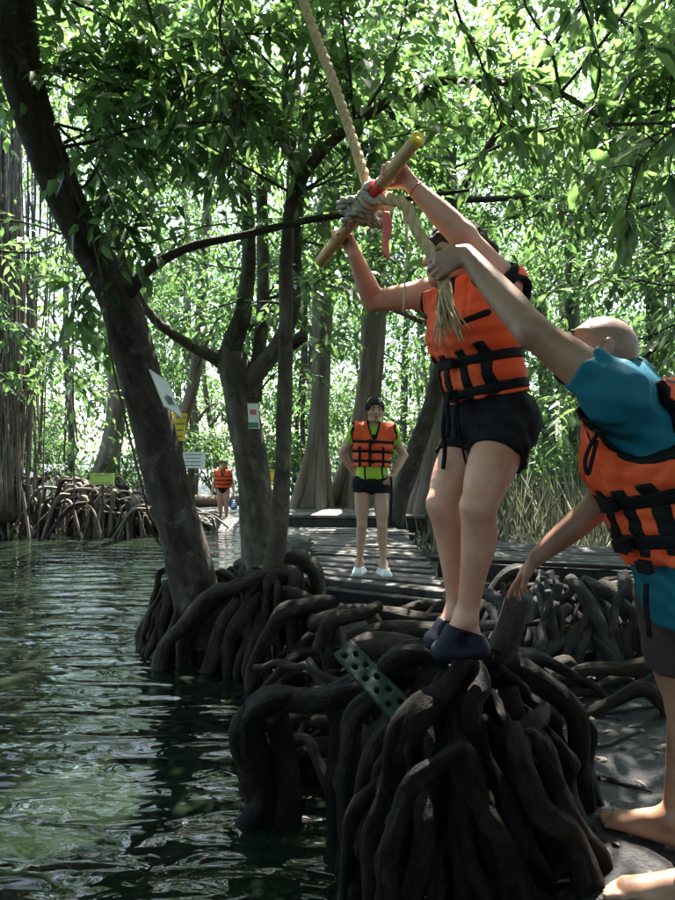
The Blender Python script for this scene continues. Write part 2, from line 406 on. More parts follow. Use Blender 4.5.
    def clumps(s, cen, rad, nper, leafL, r, wr=.45, hang=.3):
        n = len(cen); tot = n*nper
        q = r.normal(0, 1, (tot, 3)); q /= np.linalg.norm(q, axis=1)[:, None]; q *= (r.uniform(0, 1, tot)**.45)[:, None]
        rr = np.repeat(rad, nper)[:, None]*np.array([1, 1, .62])
        pos = np.repeat(cen, nper, 0)+q*rr
        ax = q*.6+r.normal(0, .6, (tot, 3))+np.array([0, 0, -hang]); nm = np.array([0, 0, 1.])+r.normal(0, .45, (tot, 3))
        L = leafL*r.uniform(.6, 1.3, tot); s.leaves(pos, ax, nm, L, L*wr, False)
    def build(s, parent, leaf, bark, name='crown', limbs='limb'):
        out = None
        if s.lv: out = mk(name, np.vstack(s.lv), np.vstack(s.lf), leaf, parent, smooth=False)
        if s.tv: mk('twig_growth', np.vstack(s.tv), np.vstack(s.tf), bark, parent)['kind'] = 'stuff'
        if s.lims:
            for l in s.lims: mk(limbs, l[0], l[1], bark, parent, uv=l[2])
        return out

def px(path, rad_px=None):
    """rows (u, v, depth, half-width px) -> points, radii"""
    a = np.array([P(r[0], r[1], r[2]) for r in path]); rr = np.array([r[3]/FPX*r[2] for r in path])
    return a, rr
def gz(x, y): return float(ground_z(np.array([x]), np.array([y]))[0])

# ------------------------------------------------------------------ the leaning tree over the water
r = np.random.default_rng(11)
pts, rad = px([(205, 640, 5.85, 30), (196, 590, 5.8, 25), (172, 500, 5.7, 23), (146, 400, 5.5, 22), (120, 305, 5.25, 21.5), (82, 232, 5.0, 20), (45, 150, 4.75, 20.5), (22, 70, 4.5, 21), (14, -20, 4.3, 20)])
top = pts[-1]
pts = np.vstack([pts, top+V3(-.1, -.1, .9), top+V3(-.1, -.3, 1.9), top+V3(.2, -.5, 2.9)]); rad = np.concatenate([rad, [.11, .085, .05]])
leaning = thing('leaning_tree', (pts[1][0], pts[1][1], 0), 'thick dark trunk leaning out over the water with a white sign nailed to it', 'tree')
tube_obj('trunk', pts, rad*.93, M['bark'], leaning, sides=20, res=9, lump=.06, seed=5)
bp_, br_ = px([(124, 300, 5.2, 9), (133, 288, 5.15, 8), (150, 268, 5.1, 6.5), (190, 247, 5.05, 5.5), (240, 236, 5.0, 5), (300, 222, 4.9, 4.5), (345, 214, 4.8, 4), (400, 200, 4.7, 3), (470, 190, 4.6, 2)])
tube_obj('limb', bp_, br_*.8, M['bark'], leaning, sides=10, res=6, lump=.08, seed=6)
f = Foliage()
f.along(bp_, 9, r, .35, 7, .15, True, .4, .35)
q, _ = px([(88, 238, 5.0, 5), (93, 300, 4.9, 4), (98, 350, 4.85, 2.5)])
for k in range(26):
    z = r.uniform(3.6, 7.6); i = np.argmin(abs(pts[:, 2]-z)); st = pts[i]
    a = r.uniform(0, 6.28)
    f.branch(st, V3(math.cos(a), math.sin(a)*.9, r.uniform(-.05, .5)), r.uniform(1.4, 3.0), .014, r, 26, .55, 9, .165)
for (u, v, d, u2, v2, d2) in [(30, 60, 4.5, 180, 90, 5.2), (60, 200, 4.8, 170, 160, 5.6), (20, 20, 4.4, 110, 30, 5), (100, 270, 5.1, 60, 330, 5.6), (30, 90, 4.6, 140, 210, 4.9), (40, 120, 4.7, 240, 130, 6.0)]:
    a, b = P(u, v, d), P(u2, v2, d2); f.branch(a, b-a, np.linalg.norm(b-a)*1.2, .012, r, 18, .45, 8, .16, bare=.25)
f.build(leaning, M['leaf'], M['bark'])

# vine hanging down along the leaning trunk
tag(tube_obj('hanging_vine', px([(60, 150, 4.6, 1), (98, 260, 4.9, 1.5), (112, 360, 5.05, 1.6), (128, 430, 5.2, 1.6), (150, 520, 5.3, 1.5)])[0], .009, M['bark_grey'], None, sides=6, res=8, lump=.1), 'thin pale vine hanging along the left edge of the leaning trunk', 'vine')

# ------------------------------------------------------------------ the slender tree whose limb arches to the right
r = np.random.default_rng(12)
pts, rad = px([(254, 640, 5.55, 15), (264, 605, 5.5, 13), (275, 560, 5.5, 10), (282, 480, 5.45, 8.5), (285, 380, 5.4, 7.5), (286, 300, 5.35, 7), (287, 240, 5.3, 6.5), (294, 195, 5.2, 6), (318, 156, 5.1, 5.5), (355, 124, 5.0, 5), (405, 93, 4.85, 4.5), (455, 80, 4.7, 4), (515, 84, 4.5, 3.5), (560, 93, 4.4, 3), (610, 125, 4.3, 2)])
slender = thing('slender_tree', (pts[1][0], pts[1][1], 0), 'slender bare trunk in front of the boardwalk, bending into a long arching limb', 'tree')
tube_obj('trunk', pts, rad, M['bark_grey'], slender, sides=12, res=8, lump=.07, seed=8)
f = Foliage()
f.along(pts[8:], 30, r, .4, 8, .15, True, .5, .2)
up_, ur_ = px([(287, 240, 5.3, 5), (291, 160, 5.5, 4), (285, 80, 5.7, 3.5), (300, -40, 6, 3)])
tube_obj('limb', up_, ur_, M['bark_grey'], slender, sides=8, res=6, lump=.08, seed=3)
for k in range(22):
    j = r.integers(7, len(pts)); st = pts[j] if k % 2 else up_[r.integers(1, 4)]
    f.branch(st, V3(r.normal(.2, .8), r.normal(0.1, .8), r.uniform(0, .9)), r.uniform(1.0, 2.2), .012, r, 20, .45, 8, .155)
f.build(slender, M['leaf'], M['bark_grey'])

# ------------------------------------------------------------------ the forked tree with the small sign
r = np.random.default_rng(13)
pts, rad = px([(266, 575, 7.6, 27), (261, 545, 7.6, 20), (256, 500, 7.6, 17), (249, 450, 7.6, 16.5), (241, 400, 7.6, 16.5), (233, 365, 7.6, 16.5), (229, 348, 7.6, 12)])
forked = thing('forked_tree', (pts[1][0], pts[1][1], 0), 'grey forked trunk behind the slender tree carrying a small white and green sign', 'tree')
tube_obj('trunk', pts, rad, M['bark_grey'], forked, sides=18, res=8, lump=.13, seed=9)
L1, R1 = px([(229, 375, 7.6, 15), (233, 345, 7.55, 13), (244, 305, 7.5, 10), (249, 240, 7.5, 8), (240, 150, 7.4, 7), (230, 60, 7.3, 7), (222, -40, 7.2, 6), (214, -150, 7.1, 5)])
L2, R2 = px([(238, 400, 7.6, 15), (258, 372, 7.5, 12), (277, 348, 7.4, 11), (294, 305, 7.3, 9), (296, 240, 7.2, 8), (305, 130, 7.0, 7), (330, -20, 6.9, 6)])
L3, R3 = px([(228, 365, 7.6, 11), (208, 354, 7.5, 8), (185, 342, 7.4, 6), (160, 325, 7.3, 5.5), (140, 298, 7.2, 5), (120, 250, 7.1, 4.5), (104, 190, 7.0, 4), (92, 120, 6.9, 4), (70, 40, 6.8, 3)])
L4, R4 = px([(254, 400, 7.5, 8), (263, 300, 7.8, 6.5), (262, 200, 8, 6), (262, 60, 8.2, 5)])
for i, (a, b) in enumerate([(L1, R1*.85), (L2, R2*.78), (L3, R3*.85), (L4, R4)]):
    tube_obj('limb', a, b, M['bark_grey'], forked, sides=12, res=7, lump=.09, seed=20+i)
tube_obj('stub', *px([(292, 345, 7.3, 6), (300, 338, 7.2, 6), (304, 334, 7.15, 5)]), M['bark'], forked, sides=9, res=3, lump=.1)
f = Foliage()
for L_ in (L1, L2, L3, L4): f.along(L_[3:], 8, r, .45, 8, .15, True, .5, .2)
for k in range(34):
    L_ = (L1, L2, L3, L4)[k % 4]; st = L_[r.integers(len(L_)-4, len(L_))]
    f.branch(st, V3(r.normal(0, .9), r.normal(0, .9), r.uniform(-.1, .7)), r.uniform(1.2, 2.6), .014, r, 22, .5, 8, .155)
f.build(forked, M['leaf'], M['bark_grey'])

# ------------------------------------------------------------------ overhanging trees that stand just outside the view and roof the bank over
def overhang(name, base, height, lean, label, nb, reach, seed, zlo, ntw=28, leafL=.16, keep=None, fine=True):
    r = np.random.default_rng(seed)
    b = V3(base[0], base[1], gz(*base)-.2)
    pts = np.array([b+V3(lean[0]*t*t, lean[1]*t*t, height*t)+np.append(r.normal(0, .06, 2), 0)*(t > 0) for t in np.linspace(0, 1, 8)])
    t_ = thing(name, (b[0], b[1], b[2]), label, 'tree')
    tube_obj('trunk', pts, np.linspace(.2, .06, 8), M['bark'], t_, sides=14, res=6, lump=.1, seed=seed)
    f = Foliage(); k = 0; tries = 0
    while k < nb and tries < nb*20:
        tries += 1
        z = r.uniform(zlo, height); j = np.argmin(abs(pts[:, 2]-b[2]-z)); a = r.uniform(0, 6.28); L = r.uniform(.55, 1)*reach
        d = V3(math.cos(a), math.sin(a), r.uniform(-.08, .35))
        if keep is not None and not keep(pts[j]+nrm(d)*L*.6, pts[j]+nrm(d)*L): continue
        mem = (len(f.lv), f.n, len(f.tv), f.tn, len(f.lims)); bp = f.branch(pts[j], d, L, .022, r, ntw, .6, 9, leafL, fine=fine); k += 1
        if any(p[1] > -.8 and p[1] < 3.7 and p[2] < 1.75+.72*max(p[1], .3)+.9 and abs(p[0]) < 3.4 for p in spline(bp, 3)):
            del f.lv[mem[0]:], f.lf[mem[0]:], f.tv[mem[2]:], f.tf[mem[2]:], f.lims[mem[4]:]; f.n, f.tn = mem[1], mem[3]; k -= 1
    f.build(t_, M['leaf'], M['bark'])
    return t_
def view_ok(*pp):      # keep the space in front of the lens and round the people free
    for p in pp:
        if -.5 < p[1] < 3.6 and p[2] < 1.75+.72*max(p[1], .6)+.9 and abs(p[0]) < 3.6: return False
    return True
overhang('overhanging_tree', (4.3, 4.6), 7.5, (-.6, .2), 'tree beyond the right edge whose leafy limbs reach over the bank', 26, 4.6, 21, 3.0, 34, keep=view_ok)
overhang('overhanging_tree', (5.6, 8.4), 8.5, (-.9, -.3), 'dark tree behind the right bank with drooping leafy limbs', 34, 5.2, 22, 3.0, 34)
overhang('overhanging_tree', (-6.6, 9.8), 9.5, (1.6, -.5), 'tree beyond the left edge arching over the pool', 24, 4.0, 23, 4.0, 30)
overhang('overhanging_tree', (1.6, -1.4), 7.0, (.2, 1.8), 'tree behind the viewer roofing the launching place', 30, 4.4, 24, 4.2, 26, .17, keep=view_ok, fine=False)
overhang('overhanging_tree', (3.0, 2.2), 7.0, (-1.2, .9), 'tree at the back of the mud bank with its crown overhead', 30, 4.0, 25, 4.4, 26, .17, keep=view_ok, fine=False)
overhang('overhanging_tree', (-4.4, 1.0), 7.5, (1.2, 1.2), 'tree rising from the water beside the viewer', 22, 4.0, 26, 4.6, 26, .17, keep=view_ok, fine=False)
overhang('overhanging_tree', (6.6, 10.8), 10.0, (-2.2, -1.2), 'tall tree beyond the right boardwalk with a high wide crown', 30, 5.4, 27, 5.0, 30)

# a bough of large single leaves hanging in at the upper right, another at the upper left
def leaf_mesh(L, W, bend):
    f = Foliage(); f.leaves(np.zeros((1, 3)), V3(0, 1, 0)[None], V3(0, 0, 1)[None], np.array([L]), np.array([W]), True)
    v, t = f.lv[0].copy(), f.lf[0]; v[:, 2] -= bend*(v[:, 1]/L)**2*L
    me = bpy.data.meshes.new('leaf'); me.from_pydata([tuple(q) for q in v], [], [tuple(q) for q in t]); me.materials.append(M['leaf']); return me
LEAF = [leaf_mesh(.125, .044, .05), leaf_mesh(.11, .042, .15), leaf_mesh(.135, .045, .25)]
from mathutils import Matrix
def bough(name, path, label, n, seed, spread=.16, scale=1):
    r = np.random.default_rng(seed); pts, rad = px(path)
    t_ = thing(name, pts[0], label, 'branch')
    stem = tube_obj('stem', pts, rad*.5, M['bark'], t_, sides=7, res=6, lump=.1, seed=seed)
    sp = spline(pts, 10); T = np.gradient(sp, axis=0)
    for k in range(n):
        i = int(len(sp)*r.uniform(.2, .99)); p = sp[i]; tg = nrm(T[i])
        tw = nrm(tg*.5+r.normal(0, .7, 3)); ln = r.uniform(.05, spread*2)
        q = p+tw*ln+V3(0, 0, -.25*ln)
        tube_obj('stalk', [p, (p+q)/2+V3(0, 0, .01), q], [.0035, .003, .0022], M['bark'], t_, sides=4, res=2)
        for j in range(int(r.integers(3, 6))):
            y = nrm(tw*.7+r.normal(0, .55, 3)+V3(0, 0, -.45)); z = V3(*r.normal(0, .35, 3))+V3(0, 0, 1); x = nrm(np.cross(y, z)); z = np.cross(x, y)
            o = link('leaf', LEAF[int(r.integers(3))], None, t_)
            s_ = r.uniform(.75, 1.2)*scale
            o.matrix_local = Matrix(((x[0]*s_, y[0]*s_, z[0]*s_, q[0]-pts[0][0]), (x[1]*s_, y[1]*s_, z[1]*s_, q[1]-pts[0][1]), (x[2]*s_, y[2]*s_, z[2]*s_, q[2]-pts[0][2]), (0, 0, 0, 1)))
bough('leafy_bough', [(760, 60, 2.6, 4), (700, 110, 2.6, 3), (660, 140, 2.65, 2.4), (630, 175, 2.7, 1.5)], 'bough of big dark leaves hanging beside the shaved-headed person', 14, 31, .14, 1.25)
bough('leafy_bough', [(560, -60, 3.4, 4), (585, 10, 3.4, 3), (600, 70, 3.45, 2.4), (585, 130, 3.5, 1.5)], 'leafy bough dropping into view above the orange vests', 15, 32, .18, 1.2)
bough('leafy_bough', [(130, -50, 4.3, 4), (160, 40, 4.3, 3), (185, 100, 4.3, 2.5), (150, 160, 4.3, 1.5)], 'bough of long leaves hanging beside the leaning trunk', 16, 33, .2, 1.2)
bough('leafy_bough', [(230, -40, 4, 3), (220, 30, 4.0, 3), (240, 90, 4.1, 2.5), (225, 150, 4.1, 1.5)], 'bough of long leaves hanging left of the swing rope', 15, 34, .2, 1.2)
bough('leafy_bough', [(470, -60, 3.7, 3), (455, 0, 3.7, 3), (480, 60, 3.7, 2.5), (500, 120, 3.8, 1.5)], 'leafy bough hanging over the end of the swing bar', 15, 35, .18, 1.2)

# ------------------------------------------------------------------ the wood behind: single trees, shrubs and the far mass of leaves
def back_tree(path, sides, seed, mat, label, group, z0, z1, spread, ncl, nper, leafL, name='forest_tree', lump=.1, butt=0):
    r = np.random.default_rng(seed); pts, rad = px(path)
    t_ = thing(name, (pts[0][0], pts[0][1], pts[0][2]), label, 'tree', group)
    tube_obj('trunk', pts, rad, mat, t_, sides=sides, res=5, lump=lump, seed=seed)
    for k in range(butt):
        a = k/butt*6.28+r.uniform(-.3, .3); R = rad[0]; b = pts[0]
        o = V3(math.cos(a), math.sin(a), 0)
        tz = lambda h_: np.array([np.interp(b[2]+h_, pts[:, 2], pts[:, i_]) for i_ in range(3)])
        tube_obj('buttress', [tz(2.4)+o*R*.25, tz(1.3)+o*R*.5, tz(.5)+o*R*.9, b+o*R*1.6+V3(0, 0, -.15)], [R*.2, R*.28, R*.38, R*.34], mat, t_, sides=8, res=4, lump=.12, seed=seed+k)
    f = Foliage(); tp = pts[-1]
    cen = np.column_stack([tp[0]+r.normal(0, spread, ncl), tp[1]+r.normal(0, spread, ncl), r.uniform(z0, z1, ncl)])
    f.clumps(cen, r.uniform(.4, .95, ncl), nper, leafL, r)
    for k in range(5):
        c = cen[r.integers(ncl)]; s_ = pts[max(1, np.argmin(abs(pts[:, 2]-c[2]+.6)))]
        f.lims.append(tube([s_, (s_+c)/2+V3(0, 0, .25), c], [.05, .035, .015], sides=6, res=4, lump=.1, seed=k))
    f.build(t_, M['leaf_far'], mat)
B = [  # named trunks behind the boardwalk
    (([(310, 512, 11.5, 14), (316, 470, 11.5, 10.5), (320, 400, 11.5, 9.5), (323, 300, 11.5, 10.5), (326, 180, 11.5, 9), (330, 0, 11.5, 8)]), M['bark_pale'], 'straight pale brown trunk behind the upper landing of the boardwalk', 5),
    (([(350, 512, 12, 18), (357, 470, 12, 13), (366, 410, 12, 12.5), (374, 330, 12, 12), (378, 200, 12, 11), (384, 20, 12, 12)]), M['bark_pale'], 'broad fluted brown trunk behind the person in the lime shirt', 7),
    (([(392, 525, 9.5, 12), (402, 490, 9.5, 10), (418, 445, 9.4, 9), (434, 395, 9.3, 8), (446, 330, 9.2, 7), (455, 200, 9, 6)]), M['bark'], 'dark leaning trunk beside the right edge of the boardwalk', 0),
    (([(424, 530, 10.5, 15), (432, 480, 10.5, 12), (437, 420, 10.5, 11), (442, 330, 10.5, 10), (448, 150, 10.5, 9)]), M['bark_pale'], 'rough pale trunk just behind the legs of the person on the swing', 4),
    (([(100, 500, 17, 13), (112, 440, 17, 10), (118, 380, 17, 9), (112, 300, 17, 8), (120, 150, 17, 8)]), M['bark_pale'], 'pale trunk on the far bank behind the lime sign', 4),
    (([(168, 520, 17, 7), (178, 440, 17, 6), (196, 370, 17, 6), (205, 250, 17, 5), (215, 100, 17, 5)]), M['bark_pale'], 'thin slanting trunk on the far bank above the white notice', 0),
    (([(575, 520, 15, 9), (578, 420, 15, 8), (572, 300, 15, 7), (580, 150, 15, 6)]), M['bark_grey'], 'grey trunk in the sunlit wood behind the shaved-headed person', 0),
    (([(545, 520, 19, 8), (548, 420, 19, 7), (540, 300, 19, 6), (545, 100, 19, 6)]), M['bark_grey'], 'thin grey trunk deep in the wood right of the black shorts', 0),
    (([(655, 520, 13, 12), (650, 420, 13, 10), (655, 300, 13, 9), (640, 100, 13, 8)]), M['bark_grey'], 'grey trunk at the right behind the bent person', 3),
]
for i, (p_, m_, l_, bt) in enumerate(B):
    d = p_[0][2]; back_tree(p_, 14, 100+i, m_, l_, None, 4.5, 10.5, 1.9, 34, 150, .15, butt=bt)
def where(u): return 'on the far bank behind the root mound' if u < 130 else 'beyond the notices on the far shore' if u < 270 else 'behind the boardwalk landing' if u < 430 else 'behind the reeds by the right boardwalk' if u < 560 else 'behind the shaved-headed person'
r = np.random.default_rng(77)
for i in range(30):
    d = r.uniform(15.5, 34); u = r.uniform(-60, 735)
    x0 = (u-337.5)/FPX*d
    if water_sd(np.array([x0]), np.array([d]))[0] < .4 or (abs(u-224) < 45 and d < 19): continue
    w_ = r.uniform(.05, .15)/d*FPX; v0 = 450+(CAM_Z-gz(x0, d)+.1)/d*FPX; s_ = r.normal(0, 12)
    path = [(u, v0, d, w_*1.3), (u+s_*.4+r.normal(0, 3), v0-.25*FPX*9/d, d, w_), (u+s_+r.normal(0, 4), v0-.5*FPX*9/d, d, w_*.9), (u+s_*1.3, v0-FPX*9/d, d, w_*.7)]
    back_tree(path, 9, 200+i, M['bark_pale'] if i % 3 else M['bark_grey'], ('slim pale trunk' if i % 3 else 'slim grey trunk')+' in the sunlit wood '+where(u), 'slim trees of the wood '+where(u), 2.6, 11.5, 2.2, 40, 96, .18)
r = np.random.default_rng(78); k = 0
while k < 44:
    d = r.uniform(12.5, 28); x = (r.uniform(-120, 795)-337.5)/FPX*d
    if water_sd(np.array([x]), np.array([d]))[0] < .5 or (abs(x-1) < 2.4 and d < 14.5) or (abs(x/d*FPX+113) < 60 and d < 18.2): continue
    k += 1; b = V3(x, d, gz(x, d)-.05); h = r.uniform(1.6, 4.2); n = 9
    t_ = thing('shrub', b, ('tall' if h > 2.9 else 'low')+' bushy green shrub '+where(x/d*FPX+337.5), 'shrub', 'shrubs of the undergrowth '+where(x/d*FPX+337.5))
    f = Foliage(); cen = b+np.column_stack([r.normal(0, .75, n), r.normal(0, .6, n), r.uniform(.25, 1, n)*h])
    f.clumps(cen, r.uniform(.45, .85, n), 190, .15, r)
    for c in cen[:6]:
        f.lims.append(tube([b+r.normal(0, .08, 3)*[1, 1, 0], (b+c)/2+r.normal(0, .1, 3), c], [.025, .018, .008], sides=5, res=4, seed=k))
    f.build(t_, M['leaf_far'], M['bark_grey'], 'foliage', 'stem')
# far foliage, one mass
f = Foliage(); r = np.random.default_rng(79); n = 950
th = r.uniform(-.95, .95, n); R = r.uniform(30, 60, n)
cen = np.column_stack([np.sin(th)*R, np.cos(th)*R, r.uniform(0, 1, n)**1.7*20+.3])
f.clumps(cen, r.uniform(1.1, 2.6, n), 130, .36, r)
far = mk('distant_foliage', np.vstack(f.lv), np.vstack(f.lf), M['leaf_far'], smooth=False)
far['kind'] = 'stuff'; tag(far, 'far mass of sunlit green leaves closing the wood', 'foliage')
# unseen leaf clumps added beside, behind and above the viewer to block sky light
f = Foliage(); n = 620
th = r.uniform(1.05, 2*math.pi-1.05, n); R = r.uniform(8, 20, n)
cen = np.column_stack([np.sin(th)*R, np.cos(th)*R, r.uniform(0, 1, n)*11+.3])
n2 = 520; cen = np.vstack([cen, np.column_stack([r.uniform(-11, 11, n2), r.uniform(-14, 5.0, n2), r.uniform(7.6, 12.5, n2)])]); n += n2
f.clumps(cen, r.uniform(1.0, 2.2, n), 55, .44, r)
far = mk('shading_foliage', np.vstack(f.lv), np.vstack(f.lf), M['leaf_far'], smooth=False)
far['kind'] = 'stuff'; tag(far, 'unseen foliage added behind and overhead to shade the bank', 'foliage')
# reedy blades in the undergrowth on the right
r = np.random.default_rng(80); n = 4200
xx = r.uniform(1.1, 7.5, n); yy = r.uniform(8.6, 14, n); zz = ground_z(xx, yy)
hh = r.uniform(.2, 1.0, n)**1.5*1.6*np.clip((yy-8.2)/3, .35, 1)
f = Foliage()
f.leaves(np.column_stack([xx, yy, zz]), np.column_stack([r.normal(0, .3, n), r.normal(0, .3, n), np.ones(n)]), np.column_stack([r.normal(0, 1, n), r.normal(0, 1, n), np.zeros(n)]), hh, r.uniform(.004, .009, n), False)
rd = mk('reeds', np.vstack(f.lv), np.vstack(f.lf), M['blade'], smooth=False); rd['kind'] = 'stuff'; tag(rd, 'thin upright reeds and stems growing behind the right boardwalk', 'reeds')

# ------------------------------------------------------------------ roots
def roots(parent, rows, mat, seed, sides=11, lump=.14, k=.93, fork=False):
    for i, row in enumerate(rows):
        p_, r_ = px(row); e_ = p_[-1]-p_[-2]; p_ = np.vstack([p_, p_[-1]+V3(*nrm(e_)[:2]*.05, -.3)]) if p_[-1][2] < .55 and e_[2] < 0 else p_; r_ = np.append(r_, r_[-1]*.9)[:len(p_)]; tube_obj('root', p_, r_*k, mat, parent, sides=sides, res=9, lump=lump, seed=seed+i, ridge=.07, wob=.28)
        if len(row) > 4 and fork:      # the root forks into a thinner one lower down
            rf = np.random.default_rng(seed+500+i); m_ = len(row)//2; a_ = p_[m_]; e2 = p_[-1]+V3(rf.choice([-1, 1])*rf.uniform(.07, .16), rf.normal(-.03, .05), 0)
            tube_obj('root', [p_[m_-1], a_, a_*.55+e2*.45+V3(0, -.02, .04), e2], np.array([.7, .72, .6, .42])*r_[m_], mat, parent, sides=12, res=9, lump=lump, seed=seed+700+i, ridge=.07, wob=.45)
def stilt_roots(parent, n, cx, cy, rx, ry, ztop, zbot, rad, mat, seed, out=.35, a0=0, a1=6.28, lump=.15):
    r = np.random.default_rng(seed)
    for k in range(n):
        a = a0+(a1-a0)*(k+r.uniform(-.35, .35))/n; o = V3(math.cos(a)*rx, math.sin(a)*ry, 0); c = V3(cx, cy, 0)
        zt = ztop*r.uniform(.72, 1.05); j = lambda s: np.append(r.normal(0, s, 2), 0)
        q = [c+o*.25+V3(0, 0, zt*.98)+j(.05), c+o*.62+V3(0, 0, zt+.02)+j(.05), c+o*(.9+out*.3)+V3(0, 0, zbot+(zt-zbot)*.62)+j(.05),
             c+o*(1+out*.7)+V3(0, 0, zbot+(zt-zbot)*.25)+j(.05), c+o*(1+out)+V3(0, 0, zbot)+j(.06)]
        R = rad*r.uniform(.55, 1.25)
        tube_obj('root', q, [R*.9, R, R*.95, R*.85, R*.75], mat, parent, sides=12, res=7, lump=lump, seed=seed*7+k, ridge=.07, wob=.35)

# near stump on which the swinging person stands
c = P(462, 700, 2.55)
stump = thing('root_stump', (c[0], c[1], 0), 'tall tangle of wet dark mangrove roots on which the swinging person stands', 'roots')
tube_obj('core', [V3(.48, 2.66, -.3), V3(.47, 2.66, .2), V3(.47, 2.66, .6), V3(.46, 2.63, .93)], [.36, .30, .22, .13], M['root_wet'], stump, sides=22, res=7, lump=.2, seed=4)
roots(stump, [
    [(440, 652, 2.62, 11), (462, 655, 2.5, 15), (446, 682, 2.42, 16), (428, 705, 2.38, 17), (404, 735, 2.34, 17), (386, 775, 2.32, 16), (376, 830, 2.3, 15), (370, 905, 2.3, 14), (366, 1010, 2.35, 14)],
    [(470, 655, 2.55, 12), (481, 684, 2.42, 13), (471, 704, 2.36, 14), (470, 735, 2.34, 13), (480, 768, 2.34, 12), (492, 810, 2.38, 11), (498, 880, 2.4, 10)],
    [(462, 746, 2.2, 9), (448, 757, 2.18, 11), (424, 778, 2.16, 12), (402, 808, 2.15, 12), (390, 850, 2.15, 12), (380, 905, 2.15, 12), (372, 1000, 2.2, 12)],
    [(452, 752, 2.22, 8), (464, 752, 2.2, 12), (476, 785, 2.17, 13), (494, 832, 2.15, 13), (512, 880, 2.15, 13), (524, 930, 2.15, 12)],
    [(466, 656, 2.58, 12), (500, 662, 2.62, 14), (528, 672, 2.6, 15), (556, 690, 2.58, 15), (574, 722, 2.55, 14), (582, 762, 2.52, 13), (588, 800, 2.5, 12), (592, 850, 2.5, 10)],
    [(545, 708, 2.45, 9), (535, 722, 2.35, 12), (518, 735, 2.28, 10), (540, 742, 2.25, 11), (556, 785, 2.22, 11), (580, 832, 2.2, 11), (606, 868, 2.2, 10)],
    [(512, 728, 2.3, 12), (524, 768, 2.2, 14), (546, 812, 2.16, 15), (576, 856, 2.14, 14), (604, 892, 2.12, 12), (622, 925, 2.1, 10)],
    [(506, 690, 2.5, 15), (508, 740, 2.42, 14), (512, 800, 2.35, 14), (520, 860, 2.3, 14), (540, 930, 2.25, 13)],
    [(560, 700, 2.6, 10), (584, 730, 2.62, 10), (592, 765, 2.6, 9), (600, 800, 2.55, 8)],
    [(430, 690, 2.6, 14), (436, 740, 2.45, 15), (440, 800, 2.35, 15), (438, 870, 2.3, 15), (436, 950, 2.3, 15)],
    [(470, 760, 2.35, 14), (462, 820, 2.25, 15), (470, 880, 2.2, 14), (476, 950, 2.2, 14)],
    [(416, 700, 2.7, 14), (396, 720, 2.62, 14), (372, 760, 2.6, 12), (362, 830, 2.58, 12), (356, 920, 2.58, 12)],
    [(400, 690, 2.85, 13), (372, 705, 2.85, 14), (352, 730, 2.84, 14), (346, 800, 2.84, 14), (344, 900, 2.84, 13), (342, 960, 2.84, 13)],
    [(396, 700, 2.8, 9), (380, 740, 2.72, 9), (374, 800, 2.7, 9), (366, 880, 2.68, 9)],
    [(300, 696, 3.2, 12), (272, 700, 3.2, 17), (252, 716, 3.22, 16), (248, 740, 3.22, 17), (252, 780, 3.22, 20), (262, 826, 3.22, 22), (266, 900, 3.22, 24)],
    [(258, 708, 3.22, 13), (296, 702, 3.18, 17), (330, 694, 3.1, 17), (365, 684, 3.0, 16), (400, 676, 2.85, 15), (440, 664, 2.7, 14)],
    [(272, 712, 3.2, 15), (286, 750, 3.22, 16), (284, 800, 3.25, 17), (288, 850, 3.25, 18)],
    [(330, 700, 3.08, 12), (340, 730, 3.05, 13), (338, 780, 3.05, 13), (336, 860, 3.05, 13)],
    [(380, 688, 2.85, 13), (396, 668, 2.75, 17), (424, 656, 2.65, 15), (450, 655, 2.55, 12)],
    [(420, 652, 2.8, 10), (450, 646, 2.75, 13), (490, 652, 2.75, 12), (520, 660, 2.8, 10), (545, 676, 2.85, 8)],
    [(410, 760, 2.4, 9), (420, 800, 2.3, 10), (416, 860, 2.25, 10), (410, 940, 2.25, 10)],
    [(530, 800, 2.3, 9), (510, 835, 2.2, 10), (524, 880, 2.15, 11), (560, 920, 2.1, 10)],
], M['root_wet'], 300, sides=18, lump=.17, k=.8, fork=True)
rr_ = np.random.default_rng(55)
for k in range(34):      # slimmer roots winding down among the thick ones
    a_ = rr_.uniform(-2.9, .9); t0 = V3(.46+math.cos(a_)*.16, 2.6+math.sin(a_)*.16, rr_.uniform(.55, .95)); Rb = rr_.uniform(.36, .62)
    e0 = V3(.47+math.cos(a_+rr_.normal(0, .25))*Rb, 2.6+math.sin(a_+rr_.normal(0, .25))*Rb, -.1)
    m1 = t0*.7+e0*.3+V3(math.cos(a_)*.12, math.sin(a_)*.12, .12); m2 = t0*.3+e0*.7+V3(math.cos(a_)*.06, math.sin(a_)*.06, .05); R_ = rr_.uniform(.012, .032)
    tube_obj('root', [t0, m1, m2, e0], [R_*.8, R_, R_, R_*.8], M['root_wet'], stump, sides=10, res=9, lump=.15, seed=3000+k, ridge=.05, wob=.7)
# the cut root standing up under the pointing hand
cut = tube_obj('cut_root', px([(486, 705, 2.68, 15), (496, 672, 2.66, 15), (503, 650, 2.64, 15), (511, 625, 2.6, 14), (518, 602, 2.56, 13), (520, 595, 2.55, 12.5)])[0], [.06, .058, .058, .053, .05, .047], M['root_grey'], None, sides=16, res=7, lump=.08, seed=14)
tag(cut, 'smooth grey cut root standing up under the pointing hand', 'root')

